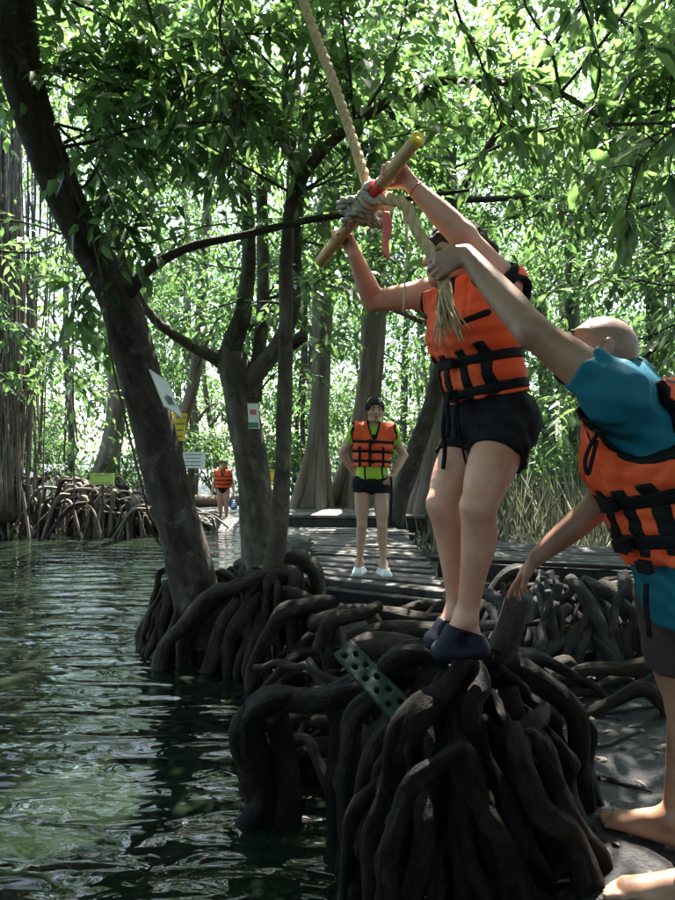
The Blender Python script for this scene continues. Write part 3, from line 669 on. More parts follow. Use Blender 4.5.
# roots of the leaning and slender trees: the clump out in the water
stilt_roots(leaning, 40, -1.2, 6.0, .42, .32, .62, -.25, .042, M['root_dark'], 41, .35)
roots(leaning, [
    [(300, 570, 5.5, 9), (280, 574, 5.4, 11), (250, 582, 5.35, 11), (215, 598, 5.3, 11), (182, 622, 5.35, 11), (162, 648, 5.4, 11), (158, 680, 5.45, 10)],
    [(232, 588, 5.6, 10), (205, 605, 5.55, 12), (190, 630, 5.5, 11), (182, 665, 5.5, 10), (180, 690, 5.5, 9)],
    [(240, 600, 5.5, 11), (222, 620, 5.4, 12), (214, 645, 5.35, 11), (205, 680, 5.35, 9)],
    [(255, 600, 5.4, 11), (240, 622, 5.3, 12), (232, 640, 5.3, 11), (228, 680, 5.3, 10)],
    [(262, 612, 5.35, 9), (254, 640, 5.25, 10), (250, 668, 5.2, 9), (246, 690, 5.2, 8)],
], M['root_dark'], 400, k=.72)
stilt_roots(slender, 34, -.5, 5.55, .36, .3, .72, -.2, .04, M['root_dark'], 42, .4)
roots(slender, [
    [(262, 600, 5.4, 9), (285, 590, 5.3, 9), (310, 598, 5.2, 9), (330, 620, 5.1, 9), (338, 660, 5.05, 8), (340, 690, 5.0, 8)],
    [(335, 602, 5.0, 8), (312, 604, 5.0, 10), (288, 612, 4.95, 10), (268, 632, 4.95, 10), (254, 662, 4.95, 9), (250, 685, 4.95, 9)],
    [(345, 612, 4.7, 8), (332, 618, 4.7, 10), (326, 640, 4.7, 10), (330, 670, 4.7, 9), (332, 700, 4.7, 9)],
    [(340, 608, 4.8, 8), (362, 612, 4.7, 9), (374, 632, 4.65, 9), (378, 660, 4.6, 8), (376, 690, 4.6, 8)],
    [(300, 560, 5.9, 7), (315, 570, 5.8, 8), (322, 590, 5.7, 8), (318, 620, 5.6, 7)],
    [(282, 560, 5.7, 7), (296, 556, 5.6, 9), (312, 566, 5.5, 9), (322, 590, 5.4, 8), (324, 620, 5.3, 7)],
    [(255, 668, 4.6, 5), (280, 664, 4.5, 6), (308, 668, 4.4, 6), (322, 682, 4.3, 6), (328, 700, 4.2, 5)],
    [(308, 660, 4.3, 4), (318, 672, 4.2, 5), (340, 682, 4.1, 5), (370, 684, 4.0, 5)],
], M['root_dark'], 430, k=.72)
stilt_roots(forked, 22, -.9, 7.6, .3, .28, .5, -.1, .04, M['root_dark'], 43, .5)
# low roots lying in front of the boardwalk
low = thing('root_mat', (.3, 4.6, .2), 'low bed of dark roots lying between the boardwalk and the stump', 'roots')
rr_ = np.random.default_rng(44)
for k in range(80):
    x = rr_.uniform(-.25, 1.6); y = rr_.uniform(3.35, 5.3); a = rr_.normal(0, .45); L_ = rr_.uniform(.35, 1.0)
    z = gz(x, y); z = max(z, .08)+rr_.uniform(.02, .2)
    o = V3(math.cos(a), math.sin(a)*.8, 0)*L_/2; p = V3(x, y, z)
    q = [p-o+V3(0, 0, -.22), p-o*.6+V3(0, 0, -.02)+rr_.normal(0, .03, 3), p+rr_.normal(0, .04, 3)+V3(0, 0, .05), p+o*.6+rr_.normal(0, .03, 3), p+o+V3(0, 0, -.2)]
    R = rr_.uniform(.014, .046); tube_obj('root', q, [R*.8, R, R, R*.95, R*.7], M['root_dark'], low, sides=11, res=7, lump=.15, seed=900+k, ridge=.06, wob=.4)
roots(low, [[(312, 625, 4.9, 8), (350, 612, 4.8, 9), (400, 616, 4.7, 9), (450, 622, 4.6, 9)], [(350, 640, 4.4, 9), (390, 630, 4.3, 10), (430, 632, 4.2, 9), (470, 640, 4.1, 8)],
            [(350, 650, 4.0, 9), (372, 640, 3.9, 13), (396, 642, 3.8, 14), (420, 650, 3.7, 12)], [(318, 650, 4.4, 8), (330, 625, 4.4, 9), (352, 612, 4.4, 8), (380, 606, 4.5, 6)]], M['root_dark'], 960)

# heap of stilt roots on the right of the mud
heap = thing('root_heap', (1.55, 4.0, .4), 'heap of slanting grey stilt roots at the back of the mud', 'roots')
def zr(r4): return [P(480+a/3.46, 540+b/3.46, d) for a, b, d in r4]
HR = [([(318, 150, 4.1), (345, 165, 4.0), (385, 235, 3.95), (440, 340, 3.9), (510, 500, 3.85)], .05), ([(355, 140, 4.2), (410, 165, 4.1), (480, 220, 4.05), (545, 300, 4.0), (590, 420, 3.95)], .055),
      ([(380, 225, 4.1), (355, 290, 4.0), (300, 385, 3.9), (250, 480, 3.85)], .05), ([(375, 300, 4.0), (350, 370, 3.9), (310, 490, 3.85)], .05), ([(420, 230, 4.1), (450, 290, 4.0), (485, 380, 3.95), (490, 480, 3.9)], .045),
      ([(440, 230, 4.15), (490, 320, 4.1), (545, 460, 3.95)], .045), ([(620, 190, 4.0), (570, 260, 4.0), (515, 345, 3.95), (480, 430, 3.9)], .06), ([(310, 235, 4.1), (270, 265, 4.05), (215, 320, 3.95), (150, 400, 3.9)], .05),
      ([(350, 300, 4.05), (270, 350, 3.95), (190, 385, 3.9), (110, 420, 3.85)], .05), ([(300, 345, 3.95), (220, 385, 3.85), (140, 410, 3.8)], .045), ([(150, 310, 3.9), (80, 300, 3.9), (0, 300, 3.85), (-60, 330, 3.8)], .04),
      ([(490, 110, 4.4), (495, 170, 4.35), (500, 260, 4.3), (505, 420, 4.2)], .06), ([(600, 100, 4.4), (600, 170, 4.3), (596, 260, 4.2), (600, 420, 4.1)], .055), ([(545, 110, 4.5), (550, 200, 4.4), (560, 420, 4.3)], .06),
      ([(210, 110, 4.6), (205, 180, 4.4), (225, 250, 4.2), (260, 340, 4.0)], .035), ([(240, 110, 4.7), (280, 200, 4.5), (300, 300, 4.3)], .05), ([(170, 180, 4.5), (185, 280, 4.2), (160, 370, 4.0)], .04),
      ([(430, 300, 3.95), (420, 390, 3.9), (430, 500, 3.85)], .05), ([(400, 330, 3.92), (450, 420, 3.85), (500, 500, 3.8)], .04), ([(610, 260, 4.0), (585, 340, 3.95), (560, 480, 3.85)], .055), ([(640, 300, 3.9), (610, 400, 3.85), (590, 520, 3.8)], .05),
      ([(620, 455, 3.7), (560, 490, 3.7), (500, 520, 3.7)], .02), ([(30, 230, 4.4), (60, 290, 4.2), (80, 380, 4.0)], .05), ([(0, 180, 4.6), (50, 200, 4.5), (120, 260, 4.3)], .06), ([(680, 180, 4.3), (690, 300, 4.1), (680, 460, 4)], .06), ([(460, 180, 4.3), (430, 260, 4.2), (380, 400, 4.0)], .05)]
for i, (q, R) in enumerate(HR):
    pp = zr(q); pp[-1] = pp[-1]*[1, 1, 0]+V3(0, 0, min(pp[-1][2], gz(pp[-1][0], pp[-1][1]))-.06) if i not in (10, 21, 22, 23, 14, 15, 16) else pp[-1]
    R *= .74; tube_obj('root', pp, [R*.8]+[R]*(len(pp)-2)+[R*.85], M['root_grey'], heap, sides=13, res=8, lump=.13, seed=700+i, ridge=.06, wob=.25)
for k in range(34):      # thinner stilts among them
    a_ = zr([(rr_.uniform(60, 640), rr_.uniform(120, 300), rr_.uniform(3.9, 4.3))])[0]; e_ = a_+V3(rr_.normal(0, .22), rr_.normal(-.1, .1), 0); e_[2] = gz(e_[0], e_[1])-.06; R = rr_.uniform(.012, .028)
    tube_obj('root', [a_, a_*.5+e_*.5+V3(rr_.normal(0, .03), 0, .06), e_], [R*.9, R, R*.8], M['root_grey'], heap, sides=8, res=8, lump=.13, seed=1700+k, ridge=.05, wob=.5)
stilt_roots(heap, 34, 1.75, 4.75, .75, .45, .8, .2, .042, M['root_dark'], 45, .25)

# sticks dropped on the mud
rr_ = np.random.default_rng(47)
for k, (x, y, a, L_, lab) in enumerate([(1.28, 3.1, .5, .34, 'thin dark stick lying on the mud in front of the root heap'), (1.12, 2.72, -.6, .22, 'short stick on the mud beside the stump'), (1.5, 3.45, .15, .5, 'long bent stick lying along the foot of the root heap')]):
    o_ = V3(math.cos(a), math.sin(a), 0)*L_/2; q = [V3(x, y, 0)+o_*t+V3(*rr_.normal(0, .012, 2), 0) for t in (-1, -.3, .3, 1)]
    for p in q: p[2] = gz(p[0], p[1])+.008
    tag(tube_obj('stick', q, [.006, .009, .009, .005], M['root_grey'], None, sides=7, res=4, lump=.15, seed=k), lab, 'stick')
# fallen leaves on the mud
rr_ = np.random.default_rng(46); f = Foliage(); n = 170
xx = rr_.uniform(.75, 2.2, n); yy = rr_.uniform(1.9, 4.0, n); ok = ground_z(xx, yy) > .3; xx, yy = xx[ok], yy[ok]; n = len(xx)
f.leaves(np.column_stack([xx, yy, ground_z(xx, yy)+.008]), np.column_stack([rr_.normal(0, 1, (n, 2)), rr_.normal(0, .08, n)]), np.column_stack([rr_.normal(0, .2, (n, 2)), np.ones(n)]), rr_.uniform(.025, .085, n), rr_.uniform(.012, .035, n), True)
ll = mk('leaf_litter', np.vstack(f.lv), np.vstack(f.lf), M['leaf_litter'], smooth=False); ll['kind'] = 'stuff'; tag(ll, 'fallen leaves scattered on the wet mud', 'leaves')

# ------------------------------------------------------------------ the fig with aerial roots and its mound on the far bank
r = np.random.default_rng(61)
b = P(8, 505, 13.5)
fig = thing('strangler_fig', (b[0], b[1], .1), 'old fig on the far bank hung with curtains of pale aerial roots', 'tree')
for i, (u, v0, w_) in enumerate([(0, 150, 13), (-24, 140, 14), (19, 170, 5)]):
    tube_obj('trunk', *px([(u-2, 520, 13.5+i*.2, w_*1.3), (u, 440, 13.5+i*.2, w_), (u+2, 300, 13.5+i*.2, w_*.9), (u-2, v0, 13.5+i*.2, w_), (u+r.normal(0, 8), -40, 13.5, w_*.9)]), M['bark_grey'], fig, sides=16, res=6, lump=.16, seed=60+i)
tube_obj('limb', *px([(5, 150, 13.3, 9), (40, 60, 13.2, 8), (90, 0, 13, 7), (150, -60, 12.8, 6)]), M['bark'], fig, sides=10, res=6, lump=.1)
for k in range(74):
    u = min(abs(r.normal(0, 34)), 78)-6; d = 13.3-r.uniform(0, .9); vt = r.uniform(-30, 200); vb = r.uniform(430, 520)
    if k % 6 == 0: vb = r.uniform(260, 420)
    s_ = r.normal(0, 5)
    tube_obj('aerial_root', *px([(u+s_*1.4, vt, d, .7), (u+s_+r.normal(0, 2), vt+(vb-vt)*.35, d, .8), (u+r.normal(0, 3), vt+(vb-vt)*.7, d, .9), (u-s_*.5+r.normal(0, 4), vb, d, .9)][:4]) if True else 0, M['root_pale'] if k % 3 else M['bark_grey'], fig, sides=5, res=6, lump=.12, seed=k)
f = Foliage(); cen = np.column_stack([r.normal(b[0], 2.6, 60), r.normal(13.5, 2.2, 60), r.uniform(6.2, 13, 60)]); f.clumps(cen, r.uniform(.5, 1, 60), 120, .15, r)
f.build(fig, M['leaf_far'], M['bark'])
def mound(name, label, u0, u1, d0, d1, h, n, seed, nb=70):
    r = np.random.default_rng(seed); lst = []
    x0, x1 = (u0-337.5)/FPX*d0, (u1-337.5)/FPX*d0
    t_ = thing(name, ((x0+x1)/2, (d0+d1)/2, 0), label, 'roots')
    big = []
    for k in range(n):
        x = r.uniform(x0, x1); y = r.uniform(d0, d1); e = 1-((x-(x0+x1*.55)/1.55)/(x1-x0))**2*.9
        hh = h*max(.25, e)*r.uniform(.4, 1.0); L_ = r.uniform(.4, 1.3); a = r.normal(0, .9)
        p0 = V3(x, y, hh); p1 = p0+V3(math.sin(a)*L_, -r.uniform(0, .4), 0)
        q = [p0, (p0*.6+p1*.4)+V3(0, 0, -.1+r.uniform(0, .15)), p0*.3+p1*.7+V3(0, 0, -hh*.5), p1+V3(0, 0, -hh-.1)]
        R = r.uniform(.012, .05); big.append((R, q))
    big.sort(key=lambda e: -e[0])
    for k, (R, q) in enumerate(big):
        if k < nb: tube_obj('root', q, [R*.8, R, R, R*.7], M['root_dark'] if k % 3 else M['root_pale'], t_, sides=6, res=4, lump=.15, seed=k)
        else: lst.append(tube(q, [R*.8, R, R, R*.7], sides=5, res=4, lump=.15, seed=k))
    V, F, UV = tubes_join(lst); o = mk('rootlet_tangle', V, F, M['root_pale'], t_, uv=UV); o['kind'] = 'stuff'
mound('root_mound', 'brown mound of tangled roots on the far bank under the fig', -40, 150, 13.6, 15.4, 1.25, 330, 62, 110)
mound('root_bank', 'low tangle of roots along the far shore behind the leaning trunk', 120, 205, 14.4, 15.6, .45, 90, 63, 30)

# ------------------------------------------------------------------ boardwalk
DZ = .54
def deck_pt(u, v, z=DZ): d = (CAM_Z-z)*FPX/(v-450); return P(u, v, d)
walk = thing('boardwalk', (.4, 6.4, DZ), 'grey plank boardwalk on which the person in the lime shirt stands', 'boardwalk')
A0, A1, B0, B1 = V3(-.24, 6.25, DZ), V3(-.34, 10.3, DZ), V3(.90, 5.62, DZ), V3(1.02, 10.2, DZ)
npl = 17; rr_ = np.random.default_rng(70)
for k in range(npl):
    t0, t1 = k/npl, (k+1)/npl
    a = A0*(1-t0)+A1*t0; a2 = A0*(1-t1)+A1*t1; b_ = B0*(1-t0)+B1*t0; b2 = B0*(1-t1)+B1*t1
    cm = (a+a2+b_+b2)/4; ax = b_+b2-a-a2; ln = np.linalg.norm(ax)/2; wd = abs(np.dot((a2-a+b2-b_)/2, nrm(np.cross([0, 0, 1], ax))))
    box('plank', cm+V3(rr_.normal(0, .03), 0, rr_.normal(0, .006)), ax, np.cross([0, 0, 1], ax), [rr_.normal(0, .012), rr_.normal(0, .012), 1], (ln+rr_.normal(0, .03), wd*rr_.uniform(.6, .74), .06), M['plank'], walk, .006, .004, k)
dirb = nrm(B0-A0)
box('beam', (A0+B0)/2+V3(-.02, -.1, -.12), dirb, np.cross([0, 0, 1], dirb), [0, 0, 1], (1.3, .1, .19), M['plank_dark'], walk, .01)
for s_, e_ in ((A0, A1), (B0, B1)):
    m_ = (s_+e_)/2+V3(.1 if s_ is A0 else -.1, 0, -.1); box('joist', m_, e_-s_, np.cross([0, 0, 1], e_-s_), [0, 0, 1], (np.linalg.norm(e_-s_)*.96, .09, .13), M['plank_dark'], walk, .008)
for s_, t_ in ((A0, .05), (A0, .5), (A0, .9), (B0, .08), (B0, .5), (B0, .9)):
    e_ = A1 if s_ is A0 else B1; q = s_*(1-t_)+e_*t_
    tube_obj('post', [V3(q[0], q[1], -.5), V3(q[0], q[1], .1), V3(q[0], q[1], .49)], [.06, .06, .055], M['plank_dark'], walk, sides=9, res=3, lump=.06)
# upper landing
land = thing('landing', (-.2, 11.4, .7), 'raised plank landing behind the boardwalk lit by patches of sun', 'boardwalk')
for k in range(9):
    y = 10.35+k*.27; box('plank', V3(.12+rr_.normal(0, .05), y, .74+rr_.normal(0, .008)), [1, -.06, 0], [.06, 1, 0], [rr_.normal(0, .012), rr_.normal(0, .012), 1], (2.5+rr_.normal(0, .08), .23, .045), M['plank'], land, .006, .004, k+40)
box('beam', V3(.1, 10.3, .64), [1, -.06, 0], [.06, 1, 0], [0, 0, 1], (2.4, .1, .14), M['plank_dark'], land, .01)
for x in (-.85, 1.1): tube_obj('post', [V3(x, 10.4, -.4), V3(x, 10.4, .2), V3(x, 10.4, .6)], [.075, .075, .07], M['bark_pale'], land, sides=10, res=3, lump=.06)
# boardwalk running off to the right
side = thing('boardwalk', (2.4, 7.2, DZ), 'dark weathered boardwalk running to the right behind the root heap', 'boardwalk')
sa, sb = V3(1.25, 7.7, .6), V3(4.4, 6.7, .6); ax = nrm(sb-sa); ay = np.cross([0, 0, 1], ax)
for k in range(7):
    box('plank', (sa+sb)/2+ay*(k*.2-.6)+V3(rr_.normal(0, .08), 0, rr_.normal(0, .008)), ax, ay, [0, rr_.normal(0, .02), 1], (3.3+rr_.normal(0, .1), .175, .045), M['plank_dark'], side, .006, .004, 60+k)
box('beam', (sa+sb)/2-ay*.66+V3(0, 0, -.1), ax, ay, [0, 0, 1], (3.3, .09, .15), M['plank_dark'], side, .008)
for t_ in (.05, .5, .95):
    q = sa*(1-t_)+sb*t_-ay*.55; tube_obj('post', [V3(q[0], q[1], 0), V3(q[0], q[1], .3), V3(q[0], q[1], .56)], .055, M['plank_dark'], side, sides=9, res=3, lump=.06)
# little landing and log on the far shore
jet = thing('stepping_landing', (-2.6, 15.6, .1), 'small pale landing at the far shore under the distant person', 'landing')
for k in range(4): box('plank', V3(-2.72, 15.4+k*.24, .06), [1, 0, 0], [0, 1, 0], [0, 0, 1], (1.3+.1*(k % 2), .21, .05), M['plank'], jet, .006, .004, 80+k)
lg = tube_obj('fallen_log', [V3(-4.0, 16.6, .5), V3(-3.3, 16.7, .48), V3(-2.5, 16.7, .5), V3(-1.6, 16.8, .46)], [.14, .15, .14, .12], M['bark_pale'], None, sides=12, res=5, lump=.08); tag(lg, 'pale fallen log lying behind the distant person', 'log')

# ------------------------------------------------------------------ bodies: distance fields turned into one continuous skin (surface nets)
class Field:
    def __init__(s, lo, hi, h):
        s.lo = np.asarray(lo, float); s.h = h; s.n = np.ceil((np.asarray(hi)-s.lo)/h).astype(int)+1
        s.f = np.full(s.n, 1.0, np.float32)
    def sub(s, lo, hi):
        i0 = np.clip(np.floor((np.asarray(lo)-s.lo)/s.h).astype(int), 0, s.n-1); i1 = np.clip(np.ceil((np.asarray(hi)-s.lo)/s.h).astype(int)+1, 1, s.n)
        sl = tuple(slice(a, b) for a, b in zip(i0, i1))
        ax = [(s.lo[k]+np.arange(i0[k], i1[k])*s.h).astype(np.float32) for k in range(3)]
        return sl, ax[0][:, None, None], ax[1][None, :, None], ax[2][None, None, :]
    def coords(s): return s.sub(s.lo, s.lo+s.n*s.h)[1:]
    def put(s, sl, d, k, mode):
        if d.size == 0: return
        a = s.f[sl]
        if mode == 'cut': a, d = -a, d
        if k > 0:
            hh = np.maximum(k-np.abs(a-d), 0)/k; o = np.minimum(a, d)-hh*hh*k*.25
        else: o = np.minimum(a, d)
        s.f[sl] = -o if mode == 'cut' else o
    def cone(s, a, b, ra, rb, k=.02, flat=None, inf=0, mode='add'):
        a, b = np.asarray(a, float), np.asarray(b, float); R = (max(ra, rb)+inf)*(max(1, flat[1]) if flat else 1)+k+3*s.h
        sl, x, y, z = s.sub(np.minimum(a, b)-R, np.maximum(a, b)+R)
        e = b-a; L2 = max(e@e, 1e-9); x, y, z = x-a[0], y-a[1], z-a[2]
        t = np.clip((x*e[0]+y*e[1]+z*e[2])/L2, 0, 1); x, y, z = x-t*e[0], y-t*e[1], z-t*e[2]
        if flat:
            n, q = nrm(flat[0]), 1/flat[1]-1; dn = (x*n[0]+y*n[1]+z*n[2])*q; x, y, z = x+n[0]*dn, y+n[1]*dn, z+n[2]*dn
        d = np.sqrt(x*x+y*y+z*z)-(ra+(rb-ra)*t)-inf
        s.put(sl, d.astype(np.float32), k, mode)
    def group(s, segs, k, inf, mode='add'):
        R = max(max(g[2], g[3]) for g in segs)+inf+k+3*s.h; pp = np.array([g[0] for g in segs]+[g[1] for g in segs])
        sl, X_, Y_, Z_ = s.sub(pp.min(0)-R, pp.max(0)+R); o = None
        for a, b, ra, rb in segs:
            e = b-a; L2 = max(e@e, 1e-9); x, y, z = X_-a[0], Y_-a[1], Z_-a[2]
            t = np.clip((x*e[0]+y*e[1]+z*e[2])/L2, 0, 1); x, y, z = x-t*e[0], y-t*e[1], z-t*e[2]
            d = np.sqrt(x*x+y*y+z*z)-(ra+(rb-ra)*t)-inf; o = d if o is None else np.minimum(o, d)
        s.put(sl, o.astype(np.float32), k, mode)
    def ell(s, c, ax, rad, k=.02, inf=0, mode='add'):
        c = np.asarray(c, float); rad = np.asarray(rad, float)+inf; R = rad.max()+k+3*s.h
        sl, x, y, z = s.sub(c-R, c+R); x, y, z = x-c[0], y-c[1], z-c[2]
        q = [(x*a[0]+y*a[1]+z*a[2]) for a in ax]
        k0 = np.sqrt(sum((q[i]/rad[i])**2 for i in range(3))); k1 = np.sqrt(sum((q[i]/rad[i]**2)**2 for i in range(3)))+1e-6
        s.put(sl, (k0*(k0-1)/k1).astype(np.float32), k, mode)
    def run(s, prims, inf=0, mode='add', k=None):
        for p in prims:
            kk = p.get('k', .02) if k is None else k
            if p['t'] == 'c': s.cone(p['a'], p['b'], p['ra'], p['rb'], kk, p.get('flat'), inf, p.get('mode', mode))
            elif p['t'] == 'g': s.group(p['segs'], kk, inf, p.get('mode', mode))
            else: s.ell(p['c'], p['ax'], p['r'], kk, inf, p.get('mode', mode))
    def plane(s, p, n):      # keep the side opposite to n
        x, y, z = s.coords(); n = nrm(n); s.f = np.maximum(s.f, ((x-p[0])*n[0]+(y-p[1])*n[1]+(z-p[2])*n[2]).astype(np.float32))
    def mesh(s):
        f = s.f; f = np.pad(f, 1, constant_values=1.0); lo = s.lo-s.h
        sg = f < 0; n = np.array(f.shape)
        cs = np.zeros(n-1, np.int8); cor = [(i, j, k) for i in (0, 1) for j in (0, 1) for k in (0, 1)]
        for i, j, k in cor: cs += sg[i:n[0]-1+i, j:n[1]-1+j, k:n[2]-1+k]
        act = np.argwhere((cs > 0) & (cs < 8)); ids = -np.ones(n-1, np.int64); ids[tuple(act.T)] = np.arange(len(act))
        vals = {c: f[act[:, 0]+c[0], act[:, 1]+c[1], act[:, 2]+c[2]] for c in cor}
        S = np.zeros((len(act), 3)); C = np.zeros(len(act))
        for a in cor:
            for ax in range(3):
                if a[ax] == 0:
                    b = list(a); b[ax] = 1; b = tuple(b); fa, fb = vals[a], vals[b]; m = (fa < 0) != (fb < 0)
                    t = np.where(m, fa/np.where(m, fa-fb, 1), 0); q = np.tile(np.array(a, float), (len(act), 1)); q[:, ax] += t
                    S += q*m[:, None]; C += m
        V = lo+(act+S/C[:, None])*s.h
        Q = []
        for ax in range(3):
            u, v = (ax+1) % 3, (ax+2) % 3
            a = [slice(1, -1)]*3; b = [slice(1, -1)]*3; a[ax] = slice(0, -1); b[ax] = slice(1, None)
            A, Bq = sg[tuple(a)], sg[tuple(b)]
            for flip, mm in ((0, A & ~Bq), (1, ~A & Bq)):
                e = np.argwhere(mm)
                if not len(e): continue
                e[:, u] += 1; e[:, v] += 1
                def cell(du, dv):
                    c = e.copy(); c[:, u] -= du; c[:, v] -= dv; return ids[c[:, 0], c[:, 1], c[:, 2]]
                q = np.stack([cell(1, 1), cell(0, 1), cell(0, 0), cell(1, 0)], 1)
                Q.append(q[:, ::-1] if flip else q)
        return V, np.vstack(Q)
def bounds(prims, pad=.06):
    lo = np.full(3, 1e9); hi = -lo
    for p in prims:
        if p.get('mode') == 'cut': continue
        if p['t'] == 'c':
            R = max(p['ra'], p['rb'])*(p['flat'][1] if p.get('flat') else 1)
            for q in (p['a'], p['b']): lo = np.minimum(lo, q-R); hi = np.maximum(hi, q+R)
        elif p['t'] == 'g':
            for g in p['segs']:
                for q in g[:2]: lo = np.minimum(lo, q-max(g[2:])); hi = np.maximum(hi, q+max(g[2:]))
        else: lo = np.minimum(lo, p['c']-max(p['r'])); hi = np.maximum(hi, p['c']+max(p['r']))
    return lo-pad, hi+pad
def fobj(name, F_, mat, parent):
    if not (F_.f < 0).any(): return None
    V, Q = F_.mesh(); return mk(name, V, Q, mat, parent)

class Body:
    """collects primitives tagged by region"""
    def __init__(s): s.p = []
    def c(s, tag, a, b, ra, rb, k=.02, flat=None, mode='add'): s.p.append(dict(t='c', tag=tag, a=np.asarray(a, float), b=np.asarray(b, float), ra=ra, rb=rb, k=k, flat=flat, mode=mode))
    def e(s, tag, c, ax, r, k=.02, mode='add'): s.p.append(dict(t='e', tag=tag, c=np.asarray(c, float), ax=[nrm(a) for a in ax], r=r, k=k, mode=mode))
    def chain(s, tag, pts, rad, k=.015, res=7):
        q = spline(np.column_stack([np.array(pts), np.array(rad)]), res)
        s.p.append(dict(t='g', tag=tag, segs=[(q[i, :3], q[i+1, :3], q[i, 3], q[i+1, 3]) for i in range(len(q)-1)], k=k, mode='add'))
    def get(s, *tags): return [p for p in s.p if p['tag'] in tags]
    def torso(s, pel, chest, neck, F, L, S=1., w=1.):
        up = nrm(chest-pel); waist = pel*.5+chest*.5
        s.c('torso', pel-up*.02*S, waist, .108*S, .094*S, .03, (L, 1.42*w)); s.c('torso', waist, chest, .094*S, .118*S, .03, (L, 1.38*w))
        s.c('torso', chest, chest*.45+neck*.55, .118*S, .085*S, .03, (L, 1.42*w))
        s.L, s.F, s.up, s.S = L, F, up, S; s.pel, s.chest, s.neck = pel, chest, neck
    def shoulder(s, sh, S=1.):
        s.c('torso', s.neck-s.up*.02, sh, .05*S, .055*S, .05); s.c('torso', s.chest+s.up*.04, sh-s.up*.02, .09*S, .055*S, .05)
    def arm(s, t, sh, el, wr, S=1., fat=1.):
        m = sh*.55+el*.45; s.chain(t+'u', [sh, m, el], [.055*S*fat, .052*S*fat, .041*S], .025)
        s.e(t+'u', sh*.8+el*.2, [nrm(el-sh), nrm(np.cross(el-sh, [.3, .9, .2])), nrm(np.cross(el-sh, np.cross(el-sh, [.3, .9, .2])))], (.06*S, .054*S, .054*S), .03); s.e(t+'f', el, [V3(1, 0, 0), V3(0, 1, 0), V3(0, 0, 1)], (.04*S, .04*S, .04*S), .02)
        d = nrm(wr-el); s.chain(t+'f', [el, el+(wr-el)*.3, wr-d*.03, wr], [.041*S, .045*S, .030*S, .028*S], .02)
    def leg(s, t, hip, kn, an, S=1., back=None):
        s.chain(t+'t', [hip, hip*.55+kn*.45, kn], [.095*S, .085*S, .058*S], .03)
        d = nrm(an-kn); bk = (np.zeros(3) if back is None else nrm(back))
        s.chain(t+'s', [kn, kn+(an-kn)*.28+bk*.018, kn+(an-kn)*.62+bk*.01, an], [.056*S, .060*S, .046*S, .036*S], .02)
        e1 = nrm(kn-hip); sx = nrm(np.cross(e1, bk+1e-3)); k1 = np.cross(sx, e1); k1 = k1*np.sign(k1@bk+1e-9); sy = nrm(np.cross(d, bk+1e-3)); k2 = np.cross(sy, d); k2 = k2*np.sign(k2@bk+1e-9)
        s.e(t+'t', hip*.45+kn*.55-k1*.014*S, [e1, k1, sx], (.13*S, .06*S, .066*S), .04)
        for q_ in (-1, 1):
            s.e(t+'t', kn-e1*(.075+.012*q_)*S+sx*.022*S*q_-k1*.014*S, [e1, k1, sx], (.045*S, .03*S, .028*S), .02)
            s.e(t+'s', kn+(an-kn)*(.27+.03*q_)+k2*.03*S+sy*.016*S*q_, [d, k2, sy], (.085*S, .030*S, .031*S), .02); s.e(t+'s', an+sy*.029*S*q_-d*.004, [d, k2, sy], (.015*S, .015*S, .013*S), .012)
        s.e(t+'s', kn-k1*.026*S, [e1, k1, sx], (.038*S, .032*S, .033*S), .02)
    def foot(s, t, an, toe, S=1., toes=True, up=V3(0, 0, 1)):
        d = toe-an; fz = nrm(np.array([d[0], d[1], d[2]*.0])); sd = np.cross(fz, up)
        gz_ = toe[2]; heel = an-fz*.05*S; heel[2] = gz_+.022*S; ball = toe-fz*.055*S; ball[2] = gz_+.016*S
        s.c(t, an, heel, .034*S, .03*S, .03); s.c(t, an+fz*.01, ball+V3(0, 0, .012), .033*S, .018*S, .03, (sd, 1.35)); s.c(t, heel, ball, .026*S, .02*S, .03, (sd, 1.7))
        if toes:
            for i, (o, L_, R) in enumerate([(.036, .05, .0135), (.014, .05, .0105), (-.005, .043, .010), (-.022, .034, .0095), (-.037, .024, .009)]):
                o *= s.toe_side if hasattr(s, 'toe_side') else 1
                b0 = ball+sd*o*S*.8+fz*.004; b0[2] = gz_+.013; e = b0+fz*L_*S+sd*o*.12; e[2] = gz_+.009
                s.c(t, b0, (b0+e)/2+V3(0, 0, .004), R*S, R*S*.9, .008); s.c(t, (b0+e)/2+V3(0, 0, .004), e, R*S*.95, R*S*.85, .004)
    def hand(s, t, W, f, n, sd, S=1., curl=1.2, point=None, thumb=.8, spread=0.):
        """wrist W, f along the palm, n out of the palm, sd towards the thumb"""
        f = nrm(f); n = nrm(n-f*np.dot(n, f)); sd = nrm(np.cross(f, n))*np.sign(np.dot(np.cross(f, n), sd)+1e-9)
        offs = [.030, .0105, -.0095, -.028]; lens = [.95, 1.06, 1.0, .8]
        for i, (o, l) in enumerate(zip(offs, lens)):
            b = W+(f*.084*(1-.05*abs(i-1))+sd*o)*S; s.c(t, W+(f*.012+sd*o*.55)*S, b, .0145*S, .0115*S, .012)
            a = 0.0; cu = curl
            if point is not None and i == 0: cu = point
            p = b
            for j, (ll, R0, R1) in enumerate([(.043, .0105, .0095), (.027, .0095, .0088), (.022, .0088, .0072)]):
                a += cu*[.75, 1.0, .75][j]; d = nrm(f*math.cos(a)+n*math.sin(a)+sd*spread*(1.5-i)*.3)
                q = p+d*ll*l*S; s.c(t, p, q, R0*S, R1*S, .003); p = q
        b = W+(f*.028+sd*.026+n*.004)*S; d1 = nrm(sd*.75+f*.6+n*.35*thumb); q = b+d1*.042*S; s.c(t, b, q, .0165*S, .0125*S, .012)
